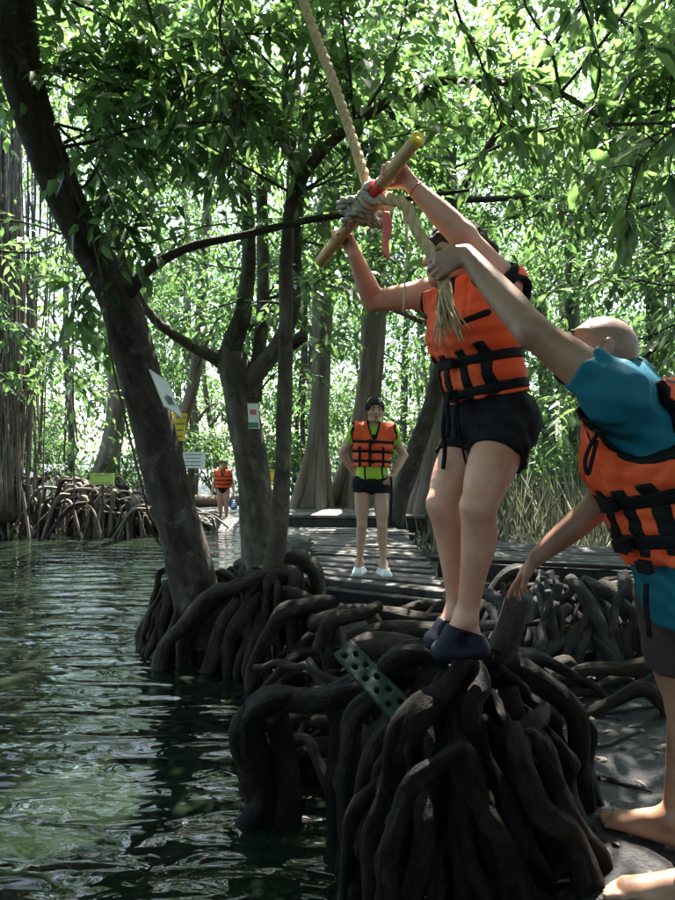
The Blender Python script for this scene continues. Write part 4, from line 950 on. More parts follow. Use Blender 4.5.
        d2 = nrm(sd*.1+f*.75+n*.9*thumb); q2 = q+d2*.033*S; s.c(t, q, q2, .012*S, .0105*S, .004); q3 = q2+nrm(f*.5+n*1.0*thumb-sd*.35)*.026*S; s.c(t, q2, q3, .0105*S, .008*S, .004)
    def head(s, c, up, F, S=1., neck=None):
        up = nrm(up); F = nrm(F-up*np.dot(F, up)); L = np.cross(up, F); A = [L, F, up]; s.hc, s.hA, s.hS = c, A, S
        at = lambda x, y, z: c+(L*x+F*y+up*z)*S
        s.e('head', at(0, -.012, .028), A, (.076*S, .096*S, .088*S), .02); s.e('head', at(0, .02, -.045), A, (.058*S, .066*S, .07*S), .03)
        s.e('head', at(0, .062, -.092), A, (.026*S, .022*S, .022*S), .03)                       # chin
        s.c('head', at(0, .086, .012), at(0, .108, -.024), .011*S, .014*S, .012); s.c('head', at(-.012, .096, -.026), at(.012, .096, -.026), .009*S, .009*S, .008)   # nose
        s.c('head', at(-.04, .07, .03), at(.04, .07, .03), .018*S, .018*S, .02)                 # brow
        for x in (-1, 1):
            s.e('head', at(.032*x, .088, .008), A, (.017*S, .012*S, .012*S), .012, 'cut')
            s.e('head', at(.032*x, .072, .006), A, (.014*S, .012*S, .012*S), .002)
            s.e('head', at(.05*x, .045, -.03), A, (.022*S, .03*S, .028*S), .03)                 # cheek
            e = nrm(F*.9+L*x*.45); s.e('head', at(.081*x, -.012, .0), [nrm(np.cross(up, e)), e, up], (.010*S, .023*S, .037*S), .006)
            s.e('head', at(.091*x, -.006, .002), A, (.008*S, .012*S, .02*S), .004, 'cut')
        s.c('head', at(-.018, .084, -.056), at(.018, .084, -.056), .0085*S, .0085*S, .01); s.c('head', at(-.014, .082, -.068), at(.014, .082, -.068), .0085*S, .0085*S, .008)
        if neck is not None: s.c('neck', at(0, -.02, -.05), neck, .054*S, .058*S, .03)
    def at(s, x, y, z): L, F, up = s.hA; return s.hc+(L*x+F*y+up*z)*s.hS
    def skin(s, parent, mat, h, name='body', skip=()):
        pr = [p for p in s.p if p['tag'] not in skip]; lo, hi = bounds(pr); F_ = Field(lo, hi, h)
        F_.run([p for p in pr]); return fobj(name, F_, mat, parent)
    def face(s, parent, lips=True):
        h = s.hS; nm = []
        for x in (-1, 1):
            f = Field(s.at(.032*x, .08, .02)-.05, s.at(.032*x, .08, .02)+.05, .0025*h)
            f.cone(s.at(.018*x, .092, .031), s.at(.05*x, .079, .030), .0055*h, .004*h, 0); fobj('eyebrow', f, M['hair'], parent)
            f = Field(s.at(.032*x, .08, .006)-.03, s.at(.032*x, .08, .006)+.03, .002*h)
            f.ell(s.at(.032*x, .0795, .006), s.hA, (.0105*h, .006*h, .0055*h), 0); fobj('eye', f, M['strap'], parent)
        if lips:
            f = Field(s.at(0, .085, -.062)-.04, s.at(0, .085, -.062)+.04, .0025*h)
            f.cone(s.at(-.018, .0885, -.0575), s.at(.018, .0885, -.0575), .0065*h, .0065*h, 0); f.cone(s.at(-.014, .087, -.0675), s.at(.014, .087, -.0675), .0072*h, .0072*h, .003); fobj('lips', f, M['lips'], parent)
    def hair(s, parent, mat, h=.004, thick=.014, line=.045, tail=None, name='hair', rough=.004):
        S = s.hS; f = Field(s.hc-.19*S-.05, s.hc+.19*S+.05, h)
        f.ell(s.at(0, -.014, .028), s.hA, (.076*S, .096*S, .088*S), 0, thick)
        f.ell(s.at(0, .10, -.035), s.hA, (.075*S, .115*S, .092*S), .01, mode='cut')              # face
        f.ell(s.at(0, .02, -.115), s.hA, (.2*S, .2*S, .085*S), .01, mode='cut')                  # below the ears
        for x in (-1, 1): f.ell(s.at(.09*x, .0, -.03), s.hA, (.03*S, .03*S, .045*S), .01, mode='cut')
        if tail is not None:
            for a, b, ra, rb in tail: f.cone(a, b, ra, rb, .02)
        if rough:
            x, y, z = f.coords(); f.f = f.f+(rough*(np.sin(x*310+z*90+3*np.sin(y*60))*np.sin(y*290-z*70)*.6+.4*np.sin(x*120)*np.sin(y*140+z*100))).astype(np.float32)
        return fobj(name, f, mat, parent)

def life_vest(B_, parent, bottom, top, arms, neckcut, straps_v, straps_h, h=.005, inf=.032, extra=None, sub='strap', marks=None, ahr=.075, hw=.017):
    """puffy vest: the torso inflated, with armholes and neck cut away, cinched by webbing that stands proud of it"""
    tp = [dict(p, k=.04) for p in B_.get('torso')]; lo, hi = bounds(tp, .11); F_ = Field(lo, hi, h)
    F_.run(tp, inf); up = B_.up
    F_.plane(B_.pel+up*bottom, -up); F_.plane(B_.pel+up*top, up)
    for a, b, ra, rb in arms: F_.cone(a, b, ra, rb, .012, mode='cut')
    for a, b, ra, rb in neckcut: F_.cone(a, b, ra, rb, .012, mode='cut')
    x, y, z = F_.coords(); c0 = B_.pel
    lat = (x-c0[0])*B_.L[0]+(y-c0[1])*B_.L[1]+(z-c0[2])*B_.L[2]; ht = (x-c0[0])*up[0]+(y-c0[1])*up[1]+(z-c0[2])*up[2]
    fw = (x-c0[0])*B_.F[0]+(y-c0[1])*B_.F[1]+(z-c0[2])*B_.F[2]
    base = F_.f.copy()
    for sm in (-.1, .1): F_.f = F_.f+(.006*np.exp(-((lat-sm)/.006)**2)).astype(np.float32)      # panel seams
    for q in straps_h: F_.f = F_.f+(.010*np.exp(-((ht-q[0]-q[1]*lat)/.022)**2)).astype(np.float32)
    F_.f = F_.f+(.010*np.exp(-(lat/.007)**2)*(fw > 0)).astype(np.float32)                  # front zip line
    F_.f = F_.f+(.0035*np.sin(lat*46+ht*31+2*np.sin(ht*21))*np.sin(ht*53-lat*12+fw*20)+.0022*np.sin(ht*120+9*np.sin(lat*14)+4*np.sin(fw*17))*np.sin(lat*34+1)**2).astype(np.float32)   # creases
    v = fobj('life_vest', F_, M['vest'], parent)
    cutf = Field(lo, hi, h)
    for a, b, ra, rb in list(arms)+list(neckcut): cutf.cone(a, b, ra, rb, 0)
    g2 = Field(lo, hi, h); g2.f = np.maximum(F_.f-.004, cutf.f-.013).astype(np.float32); fobj('trim', g2, M['strap'], v)
    for q in straps_h:
        g2 = Field(lo, hi, h); g2.f = np.maximum(np.minimum(F_.f-.0045, base-.0015), (np.abs(ht-q[0]-q[1]*lat)-hw)).astype(np.float32)
        fobj(sub, g2, M['strap'], v)
    for lt, h0, h1, s_ in straps_v:
        g2 = Field(lo, hi, h); g2.f = np.maximum(np.maximum(F_.f-.0065, np.abs(lat-lt)-hw), np.maximum(np.maximum(ht-h1, h0-ht), -fw*s_-.0)).astype(np.float32)
        fobj(sub, g2, M['strap'], v)
    def hit(p):      # first point of the vest along the line of sight to p
        o = V3(0, 0, CAM_Z); d = p-o; d = d/np.linalg.norm(d); t = np.arange(1.2, 4, .003); q = o+t[:, None]*d; i = np.round((q-F_.lo)/h).astype(int)
        okk = ((i >= 0) & (i < F_.n)).all(1); i = i[okk]; m = F_.f[i[:, 0], i[:, 1], i[:, 2]] < 0
        return q[okk][np.argmax(m)] if m.any() else p
    if extra: extra = [(hit(a), hit(b_), R) for a, b_, R in extra]
    if marks: marks = [(hit(a), hit(b_), R) for a, b_, R in marks]
    if extra:
        for a, b, R in extra:
            g2 = Field(lo, hi, h); g2.cone(a, b, R, R, 0); g2.f = np.maximum(g2.f, F_.f-.0065); fobj(sub, g2, M['strap'], v)
    if marks:
        g2 = Field(lo, hi, h*.7 if False else h)
        for a, b, R in marks: g2.cone(a, b, R, R, 0)
        g2.f = np.maximum(g2.f, F_.f-.003); fobj('printed_mark', g2, M['ink'], v)
    return v, F_
def buckle(parent, c, ax, ay, az, S=1): return box('buckle', c, ax, ay, az, (.045*S, .028*S, .014*S), M['strap'], parent, .003)
def shell(B_, name, tags, inf, mat, parent, planes=(), cuts=(), h=.006, adds=(), wr=.003, k=.02, sleeves=()):
    pr = [dict(p, k=max(k, p['k'])) for p in B_.get(*tags) if p['mode'] == 'add']; lo, hi = bounds(pr, inf+.05); F_ = Field(lo, hi, h); F_.run(pr, inf)
    for a, b, ra, rb in adds: F_.cone(a, b, ra, rb, .03)
    for p, n in planes: F_.plane(p, n)
    for a, b, ra, rb in sleeves:
        lo2, hi2 = np.minimum(lo, np.minimum(a, b)-.15), np.maximum(hi, np.maximum(a, b)+.15)
        if (lo2 < lo).any() or (hi2 > hi).any():
            G = Field(lo2, hi2, h); o_ = np.round((lo-lo2)/h).astype(int); G.lo = lo-o_*h; G.n = np.maximum(G.n, o_+F_.n); G.f = np.full(G.n, 1.0, np.float32); G.f[tuple(slice(i, i+m) for i, m in zip(o_, F_.n))] = F_.f; F_ = G; lo, hi = F_.lo, F_.lo+F_.n*h
        T_ = Field(F_.lo, F_.lo+(F_.n-1)*h, h); T_.n = F_.n; T_.f = np.full(F_.n, 1.0, np.float32); T_.cone(a, b, ra, rb, 0); T_.cone(b, b+(b-a)*.4, rb, rb, 0); T_.plane(b, b-a)
        hh_ = np.maximum(.03-np.abs(F_.f-T_.f), 0)/.03; F_.f = np.minimum(F_.f, T_.f)-hh_*hh_*.0075
    for a, b, ra, rb in cuts: F_.cone(a, b, ra, rb, .01, mode='cut')
    if wr:
        x, y, z = F_.coords(); F_.f = F_.f+(wr*np.sin(x*40+z*55+2*np.sin(y*33))*np.sin(y*48-z*30+x*20)).astype(np.float32)
    return fobj(name, F_, mat, parent)

# ------------------------------------------------------------------ rope swing
BA, BB = P(320, 262, 2.75), P(418, 138, 2.12); bd = nrm(BB-BA); BL = np.linalg.norm(BB-BA)
bar_at = lambda t: BA+(BB-BA)*t
knot = bar_at(.58)
swing = thing('rope_swing', knot, 'rope swing with a round wooden bar held overhead', 'rope swing')
wb = tube_obj('wooden_bar', [BA, bar_at(.3), bar_at(.7), BB], [.0225, .023, .023, .0215], M['bar'], swing, sides=18, res=6, lump=.02, seed=2)
tube_obj('painted_tip', [BB-bd*.012, BB+bd*.004, BB+bd*.005], [.0228, .0228, .017], M['yellow'], wb, sides=18, res=2)
tube_obj('tape_band', [bar_at(.615), bar_at(.65), bar_at(.69)], [.0250, .0252, .0250], M['red'], wb, sides=18, res=3)
def laid_rope(name, pts, R, pitch, mat, parent, n=3, res=24, sides=7):
    c = spline(np.array(pts), res); T = np.gradient(c, axis=0); T /= np.linalg.norm(T, axis=1)[:, None]
    L_ = np.concatenate([[0], np.cumsum(np.linalg.norm(np.diff(c, axis=0), axis=1))]); Nn = nrm(np.cross(T[0], [0.3, 1, .2])); fr = []
    for i in range(len(c)): Nn = nrm(Nn-T[i]*np.dot(Nn, T[i])); fr.append((Nn.copy(), np.cross(T[i], Nn)))
    for k in range(n):
        a = L_/pitch*2*math.pi+k*2*math.pi/n
        q = np.array([c[i]+(fr[i][0]*math.cos(a[i])+fr[i][1]*math.sin(a[i]))*R*.5 for i in range(len(c))])
        tube_obj(name, q, R*.56, mat, parent, sides=sides, res=1)
rtop = P(303, 0, 2.6); rdir = rtop-knot
anchor = knot+rdir*5.0
laid_rope('rope_strand', [knot+V3(-.0, 0, .01), knot+rdir*.5+V3(.01, 0, 0), rtop, knot+rdir*2.2, knot+rdir*3.5, anchor], .019, .11, M['rope'], swing, res=44)
kc = P(366, 209, 2.46)
for k, (dx, dz, rx, ry, tl) in enumerate([(0, .022, .088, .06, .1), (-.006, .002, .092, .066, -.05), (.004, -.02, .084, .062, .12), (-.002, -.036, .07, .05, -.1)]):
    th = np.linspace(0, 2*math.pi, 13)
    q = np.array([kc+V3(dx+math.cos(t)*rx, math.sin(t)*ry, dz+math.cos(t)*tl*.25+math.sin(t*2)*.006) for t in th])
    laid_rope('coil_strand', q, .0135, .07, M['rope_old'], swing, n=2, res=7, sides=6)
for k, t in enumerate((.47, .505, .54, .575, .61)):      # turns lashed round the bar
    c = bar_at(t); u_ = nrm(np.cross(bd, [0, 0, 1])); v_ = np.cross(bd, u_); th = np.linspace(0, 2*math.pi, 11)
    q = [c+(u_*math.cos(a)+v_*math.sin(a))*.036+bd*.014*a/6.28 for a in th]; tube_obj('lashing', q, .0125, M['rope'] if k % 2 else M['rope_old'], swing, sides=8, res=3, lump=.05, seed=k)
MH = P(441, 268, 2.22)        # where the helper's fist holds the tail
tail = [bar_at(.62)+V3(.01, 0, -.02), P(404, 204, 2.28), P(420, 236, 2.25), MH, P(446, 296, 2.23)]
laid_rope('tail_strand', tail, .021, .16, M['rope'], swing, res=14)
rr_ = np.random.default_rng(90)
for k in range(44):     # frayed end
    a = P(444+rr_.normal(0, 2.5), 290, 2.23+rr_.normal(0, .012)); L_ = rr_.uniform(.06, .2); s_ = rr_.normal(0, .028)
    tube_obj('frayed_fibre', [a, a+V3(s_*.5, rr_.normal(0, .01), -L_*.5), a+V3(s_*1.1+.006, rr_.normal(0, .02), -L_)], [.005, .0042, .002], M['rope'], swing, sides=5, res=3)
for k in range(3):      # loose ribbons of red cloth at the knot
    a = P(384+k*1.5, 212, 2.36-k*.006); tube_obj('red_ribbon', [a, a+V3(.004+k*.003, 0, -.05), a+V3(.001, .004*k, -.1), a+V3(-.004+.004*k, 0, -.145-.01*k)], [.008, .009, .008, .006], M['pink'], swing, sides=6, res=4, lump=.2, seed=k)
tube_obj('loose_string', [P(402, 205, 2.3), P(407, 240, 2.3), P(405, 280, 2.3), P(403, 312, 2.3)], .0035, M['rope'], swing, sides=5, res=6, lump=.2)
# the limb far overhead that carries the swing
hb = anchor+V3(0, 0, -.02)
cl = thing('swing_limb', hb, 'high limb reaching over the water from which the swing hangs', 'branch')
tube_obj('stem', [hb+V3(4.6, -1.0, -.5), hb+V3(2.6, -.6, -.1), hb, hb+V3(-1.6, .5, .2), hb+V3(-3, 1.0, .5)], [.14, .11, .085, .06, .03], M['bark'], cl, sides=12, res=6, lump=.1)
f = Foliage(); r = np.random.default_rng(91)
f.along(np.array([hb+V3(4.6, -1.0, -.5), hb+V3(2.6, -.6, -.1), hb, hb+V3(-1.6, .5, .2), hb+V3(-3, 1.0, .5)]), 150, r, .9, 12, .15, False, .3, .05)
f.build(cl, M['leaf'], M['bark'])

# ------------------------------------------------------------------ the person on the stump holding the bar
HV = .0062
fwd = nrm(V3(-.85, -.52, 0)); lft = np.cross([0, 0, 1], fwd)
pel = V3(.561, 2.50, 1.885); neck = V3(.470, 2.50, 2.375); chest = pel+(neck-pel)*.62
up = nrm(neck-pel); fw_ = nrm(fwd-up*np.dot(fwd, up)); lf_ = np.cross(up, fw_)
jump = thing('person', (.45, 2.44, 1.02), 'person in black shorts and orange life vest on the roots gripping the swing bar', 'person')
b = Body(); b.torso(pel, chest, neck, fw_, lf_, .98, .98)
shL, shR = P(503, 286, 2.36), P(441, 292, 2.64)
b.shoulder(shL, .95); b.shoulder(shR, .95)
def grip(c, f, n, bdir, R, S):
    f = nrm(f-bdir*np.dot(f, bdir)); nn = np.cross(f, bdir); nn = nn*np.sign(np.dot(nn, n)); return c-f*.078*S-nn*(.016*S+R), f, nn
WL, fL, nL = grip(bar_at(.77), V3(-.72, 0, .7), V3(-.8, 0, -.6), bd, .024, .95)
WR, fR, nR = grip(bar_at(.215), V3(-.5, 0, .85), V3(-.8, 0, -.5), bd, .024, .95)
b.arm('armL', shL, P(463, 236, 2.27), WL, .98, 1.05); b.hand('handL', WL, fL, nL, -bd if True else bd, .95, 1.28, thumb=1.1)
b.arm('armR', shR, P(373, 301, 2.79), WR, .98, 1.05); b.hand('handR', WR, fR, nR, bd, .95, 1.28, thumb=1.1)
hipL, hipR = pel+lf_*.085-up*.045, pel-lf_*.085-up*.045
knL, knR, anL, anR = P(478, 507, 2.25), P(443, 505, 2.45), P(467, 615, 2.37), P(458, 609, 2.5)
b.leg('legL', hipL, knL, anL, 1.0, -fwd); b.leg('legR', hipR, knR, anR, 1.0, -fwd)
for s_ in (1, -1): b.e('torso', pel+lf_*.07*s_-fw_*.04-up*.05, [lf_, fw_, up], (.085, .08, .09), .05)
SZ = 1.035; fs = nrm(V3(-.96, -.28, 0))
tL, tR = anL+fs*.15, anR+fs*.15; tL[2] = SZ; tR[2] = SZ
b.foot('footL', anL, tL, .84, False); b.foot('footR', anR, tR, .84, False)
hd = P(453, 257, 2.48)
b.head(hd, V3(.12, 0, 1), V3(-.86, .35, .28), .95, neck)
b.skin(jump, M['skin_a'], .0062)
b.hair(jump, M['hair'], .006, .026, rough=.006, tail=[(b.at(0, -.10, .03), b.at(0, -.135, .02), .03, .035), (b.at(0, -.135, .02), b.at(.0, -.15, -.06), .03, .014)])
b.face(jump)
v, vf = life_vest(b, jump, .055, .50, [(shL-up*.01, P(480, 250, 2.30), .072, .062), (shR, P(395, 302, 2.76), .075, .065), (shL+lf_*.03-up*.06, shL+lf_*.09-up*.06, .05, .06), (shR-lf_*.03-up*.05, shR-lf_*.1-up*.05, .05, .06)],
    [(neck-up*.03+fw_*.0, neck+up*.2+fw_*.02, .062, .085), (neck-up*.02+fw_*.05, neck-up*.15+fw_*.17, .05, .012)],
    [(-.125, .06, .25, 1), (.125, .06, .25, 1), (.045, .06, .24, 1), (-.045, .06, .24, 1), (.19, .06, .25, 0)], [(.20, -.05), (.085, 0)], HV, .030,
    [(P(462, 322, 2.3), P(488, 312, 2.3), .012), (P(462, 322, 2.3), P(459, 334, 2.3), .012)])
zipx = pel+fw_*.185+up*.2
for hh in (.20, .085): buckle(v, pel+fw_*(.158+.01*(hh < .1))+up*hh, lf_, up, fw_, 1.15)
for k, (o, L_) in enumerate([(.01, .18), (-.02, .26), (.03, .14)]):
    a = pel+fw_*.168+lf_*o+up*(.12-.03*k); tube_obj('strap_tail', [a, a+fw_*.02-V3(0, 0, L_*.4), a+fw_*.012-V3(0, 0, L_*.75), a+fw_*.02-V3(0, 0, L_)], [.008, .009, .009, .008], M['strap'], v, sides=5, res=4)
tube_obj('metal_ring', [P(440, 312, 2.28)+V3(math.cos(t)*.012, 0, math.sin(t)*.017) for t in np.linspace(0, 6.28, 11)], .0028, M['metal'], v, sides=6, res=2)
sh = shell(b, 'shorts', ('torso',), .014, M['black'], jump, [(pel+up*.115, up)], (), .006, sleeves=[(hipL, hipL+(knL-hipL)*.43, .108, .104), (hipR, hipR+(knR-hipR)*.43, .108, .103)], wr=.0055)
tube_obj('drawstring', [pel+fw_*.135+up*.08, pel+fw_*.155-up*.0, pel+fw_*.16-up*.12, pel+fw_*.15-up*.2], .0045, M['strap'], sh, sides=5, res=4)
lg_ = [P(505, 396, 2.33), P(508, 397.5, 2.33), P(514, 394, 2.335)]
for (fn, an, to) in (('left', anL, tL), ('right', anR, tR)):
    B2 = Body(); B2.foot('f', an, to, .88, False); pr = B2.p; lo, hi = bounds(pr, .06); F_ = Field(lo, hi, .0045); F_.run(pr, .007); F_.plane(an-V3(0, 0, .052), V3(0, 0, 1)-fs*.35)
    so = fobj('shoe', F_, M['navy'], jump)
    F2 = Field(lo, hi, .0045); F2.run(pr, .010); F2.plane(V3(0, 0, SZ+.008), V3(0, 0, 1)); fobj('sole', F2, M['strap'], so)
dW = nrm(P(463, 236, 2.27)-WL); wa = nrm(np.cross(dW, [0, 1, 0])); wb_ = np.cross(dW, wa)
tube_obj('wristband', [WL+dW*.022+(wa*math.cos(t)+wb_*math.sin(t))*.0265 for t in np.linspace(0, 6.28, 13)], .0042, M['red'], jump, sides=6, res=2)

# ------------------------------------------------------------------ the helper in the teal shirt
fwd = nrm(V3(-.97, -.2, 0))
pel, neck = P(694, 590, 2.12), P(622, 378, 2.12); chest = pel+(neck-pel)*.63
up = nrm(neck-pel); fw_ = nrm(fwd-up*np.dot(fwd, up)); lf_ = np.cross(up, fw_)
gL, gR = gz(.85, 2.08), gz(.95, 2.4)
man = thing('person', (1.05, 2.15, gL), 'barefoot shaved-headed person in teal shirt and orange life vest holding the rope tail', 'person')
b = Body(); b.torso(pel, chest, neck, fw_, lf_, 1.12, 1.02)
shL, shR = P(614, 392, 1.95), P(620, 428, 2.33)
b.shoulder(shL, 1.1); b.shoulder(shR, 1.1)
rdir2 = nrm(P(444, 292, 2.23)-P(422, 238, 2.25))
WL, fL, nL = grip(MH, V3(-1, .15, .35), V3(.1, 1, 0), rdir2, .02, 1.08)
elL = P(532, 331, 2.0)
b.arm('armL', shL, elL, WL, 1.12, 1.08); b.hand('handL', WL, fL, nL, -rdir2, 1.08, 1.25, thumb=1.0)
WR = P(536, 558, 2.45); elR = P(596, 508, 2.42)
b.arm('armR', shR, elR, WR, 1.12, 1.05); b.hand('handR', WR, P(508, 588, 2.53)-WR, V3(.1, .25, -.9), V3(-.8, -.3, .1), 1.06, .42, point=.12, thumb=.4, spread=.4)
hipL, hipR = pel+lf_*.1-V3(0, 0, .04), pel-lf_*.1-V3(0, 0, .04)
knL, anL, toL = P(738, 716, 1.98), P(704, 860, 2.0), P(605, 886, 2.08)
knR, anR, toR = P(686, 706, 2.24), P(674, 808, 2.28), P(600, 828, 2.42)
toL[2] = gz(toL[0], toL[1])-.004; toR[2] = gz(toR[0], toR[1])-.002; anL[2] = toL[2]+.085; anR[2] = toR[2]+.085
b.leg('legL', hipL, knL, anL, 1.06, -fwd); b.leg('legR', hipR, knR, anR, 1.06, -fwd)
b.toe_side = -1; b.foot('footL', anL, toL, 1.1); b.toe_side = 1; b.foot('footR', anR, toR, 1.1)
hd = P(596, 354, 2.11)
b.head(hd, V3(.42, .02, .9), V3(-.9, .1, -.42), 1.04, neck+up*.0)
b.skin(man, M['skin_b'], .0064)
b.hair(man, M['stubble'], .005, .0025, rough=0, name='cropped_hair')
f = Field(hd-.2, hd+.2, .004)      # short beard
f.ell(b.at(0, .022, -.048), b.hA, (.062*b.hS, .072*b.hS, .074*b.hS), 0); f.ell(b.at(0, .062, -.094), b.hA, (.031*b.hS, .028*b.hS, .026*b.hS), .02)
f.ell(b.at(0, .06, .005), b.hA, (.1, .1, .058), .008, mode='cut'); f.ell(b.at(0, .1, -.062), b.hA, (.022, .03, .012), .004, mode='cut'); f.ell(b.at(0, -.06, -.05), b.hA, (.12, .06, .12), .01, mode='cut')
fobj('beard', f, M['hair'], man); b.face(man)
slL = shL+(elL-shL)*.40; slR = shR+(elR-shR)*.36
shell(b, 'shirt', ('torso',), .022, M['teal'], man, [(pel-up*.075, -up), (neck+up*.045, up)], [(neck+up*.0, neck+up*.14, .062, .07)], .0085, (), .006, sleeves=[(shL-(elL-shL)*.06, slL, .082, .074), (shR, slR, .078, .070)])
v, vf = life_vest(b, man, .135, .66, [(shL+lf_*.02, shL+lf_*.17, .125, .15), (shL+lf_*.03-up*.11-fw_*.02, shL+lf_*.16-up*.11-fw_*.02, .10, .12), (shR-lf_*.01, shR-lf_*.18, .12, .14), (shR-lf_*.02-up*.1, shR-lf_*.16-up*.1, .09, .1)],
    [(neck-up*.02, neck+up*.2, .075, .1), (neck+fw_*.05, neck-up*.14+fw_*.2, .05, .012)],
    [(.22, .17, .40, 0), (.145, .17, .40, 1), (.05, .17, .39, 1), (-.055, .17, .39, 1)], [(.345, .0), (.215, .0)], .0068, .044, hw=.023,
    marks=[(P(662, 366, 1.98), P(668, 380, 1.98), .0085), (P(668, 380, 1.98), P(676, 384, 1.98), .0085), (P(672, 374, 1.98), P(676, 370, 1.98), .007)])
for hh in (.345, .215): buckle(v, pel+fw_*.19+up*hh, lf_, up, fw_, 1.3)
buckle(v, pel+fw_*.19+lf_*.08+up*.155, lf_, up, fw_, 1.2)
a = P(594, 432, 2.02); tube_obj('strap_tail', [P(608, 418, 1.98), P(600, 430, 1.97), P(590, 446, 1.97), P(585, 462, 1.97), P(588, 474, 1.97), P(592, 460, 1.965), P(597, 440, 1.965)], .0065, M['strap'], v, sides=5, res=4)
a = pel+fw_*.19+up*.1+lf_*.06; tube_obj('strap_tail', [a, a-V3(0, 0, .07), a-V3(-.01, 0, .16)], .009, M['strap'], v, sides=5, res=3)
shell(b, 'shorts', ('torso',), .016, M['brown_cloth'], man, [(pel+up*.03, up)], (), .008, sleeves=[(hipL, hipL+(knL-hipL)*.62, .118, .112), (hipR, hipR+(knR-hipR)*.62, .115, .108)])

# ------------------------------------------------------------------ the person in the lime shirt on the boardwalk
y0 = 6.42; gp = thing('person', (.33, y0, DZ+.02), 'person in lime shirt, orange life vest and black shorts standing hands on hips', 'person')
b = Body(); X3, Y3, Z3 = V3(1, 0, 0), V3(0, -1, 0), V3(0, 0, 1)
pel, neck = V3(.322, y0, 1.475), V3(.342, y0+.03, 1.985); chest = pel+(neck-pel)*.62
b.torso(pel, chest, neck, Y3, X3, .93, .92); shL, shR = V3(.505, y0+.02, 1.925), V3(.185, y0+.02, 1.925); b.shoulder(shL); b.shoulder(shR)
elL, WL, elR, WR = V3(.64, y0+.1, 1.70), V3(.525, y0-.03, 1.50), V3(.045, y0+.1, 1.72), V3(.155, y0+.1, 1.53)
b.arm('armL', shL, elL, WL, .88); b.hand('handL', WL, V3(-.45, -.35, -.5), V3(-.8, .3, -.2), V3(0, -.5, .5), .95, .45, thumb=.5)
b.arm('armR', shR, elR, WR, .88); b.hand('handR', WR, V3(.45, -.3, -.5), V3(.8, .3, -.2), V3(0, -.5, .5), .95, .45, thumb=.5)
hL, hR, kL, kR, aL, aR = V3(.408, y0, 1.41), V3(.232, y0, 1.425), V3(.42, y0-.06, 1.04), V3(.232, y0-.01, 1.045), V3(.432, y0-.02, .665), V3(.212, y0+.06, .665)
b.leg('legL', hL, kL, aL, .8, -Y3); b.leg('legR', hR, kR, aR, .8, -Y3)
tL, tR = V3(.475, y0-.18, DZ+.02), V3(.17, y0-.10, DZ+.02); b.foot('footL', aL, tL, .95, False); b.foot('footR', aR, tR, .95, False)
b.head(V3(.354, y0-.02, 2.125), V3(.05, -.03, 1), V3(.12, -1, 0), .95, neck)
b.skin(gp, M['skin_c'], .009); b.hair(gp, M['hair'], .005, .02, rough=.008); b.face(gp)
shell(b, 'shirt', ('torso',), .02, M['lime'], gp, [(pel+Z3*.0, -Z3), (neck+Z3*.04, Z3)], [(neck+Z3*.0-V3(0, .03, 0), neck+Z3*.14, .058, .07)], .010, sleeves=[(shL, shL+(elL-shL)*.45, .066, .064), (shR, shR+(elR-shR)*.45, .066, .064)])
v, _ = life_vest(b, gp, .11, .545, [(shL+X3*.02, shL+V3(.15, 0, 0), .085, .11), (shL+V3(.04, 0, -.1), shL+V3(.14, 0, -.12), .06, .09), (shR-X3*.02, shR-V3(.15, 0, 0), .085, .11), (shR+V3(-.04, 0, -.1), shR+V3(-.14, 0, -.12), .06, .09)],
    [(neck, neck+Z3*.2, .07, .1), (neck+V3(0, -.08, .02), neck+V3(0, -.18, -.14), .055, .012)],
    [(-.115, .11, .3, 1), (.105, .11, .3, 1), (-.02, .11, .37, 1)], [(.345, 0), (.255, 0), (.165, 0)], .0085, .042, hw=.013)
for hh in (.345, .255, .165): buckle(v, pel+V3(.0, -.165, hh), X3, Z3, -Y3, 1)
for dx, L_ in ((-.07, .14), (.09, .12)): tube_obj('strap_tail', [pel+V3(dx, -.165, .13), pel+V3(dx, -.17, .13-L_*.5), pel+V3(dx+.01, -.165, .13-L_)], .009, M['strap'], v, sides=5, res=3)
shell(b, 'shorts', ('torso',), .018, M['black'], gp, [(pel+Z3*.03, Z3)], (), .007, sleeves=[(hL, hL+(kL-hL)*.2, .092, .09), (hR, hR+(kR-hR)*.2, .092, .09)])
for an, to in ((aL, tL), (aR, tR)):
    B2 = Body(); B2.foot('f', an, to, .98, False); pr = B2.p; lo, hi = bounds(pr, .05); F_ = Field(lo, hi, .006); F_.run(pr, .009); F_.plane(an-V3(0, 0, .03), Z3); fobj('shoe', F_, M['white'], gp)
tube_obj('long_strap', [V3(.50, y0-.1, 1.5), V3(.505, y0-.11, 1.35), V3(.50, y0-.1, 1.2), V3(.495, y0-.1, 1.05)], .012, M['strap'], gp, sides=6, res=4)

# ------------------------------------------------------------------ the distant person on the far shore
y0 = 15.62; x0 = -2.64; g0 = .09; S = .86
dp = thing('person', (x0, y0, g0), 'distant person in orange life vest standing by the water with a blue bag', 'person')
b = Body(); pel, neck = V3(x0, y0, g0+.76), V3(x0+.01, y0, g0+1.18); chest = pel+(neck-pel)*.62
b.torso(pel, chest, neck, Y3, X3, S, .98); shL, shR = V3(x0+.145, y0, g0+1.14), V3(x0-.145, y0, g0+1.14); b.shoulder(shL, S); b.shoulder(shR, S)
WL, WR = V3(x0+.25, y0-.05, g0+.68), V3(x0-.25, y0-.03, g0+.67)
b.arm('armL', shL, V3(x0+.22, y0+.03, g0+.9), WL, S); b.hand('handL', WL, V3(0, -.2, -1), V3(-1, 0, 0), V3(0, -1, 0), S, .9)
b.arm('armR', shR, V3(x0-.22, y0+.03, g0+.9), WR, S); b.hand('handR', WR, V3(0, -.2, -1), V3(1, 0, 0), V3(0, -1, 0), S, .4)
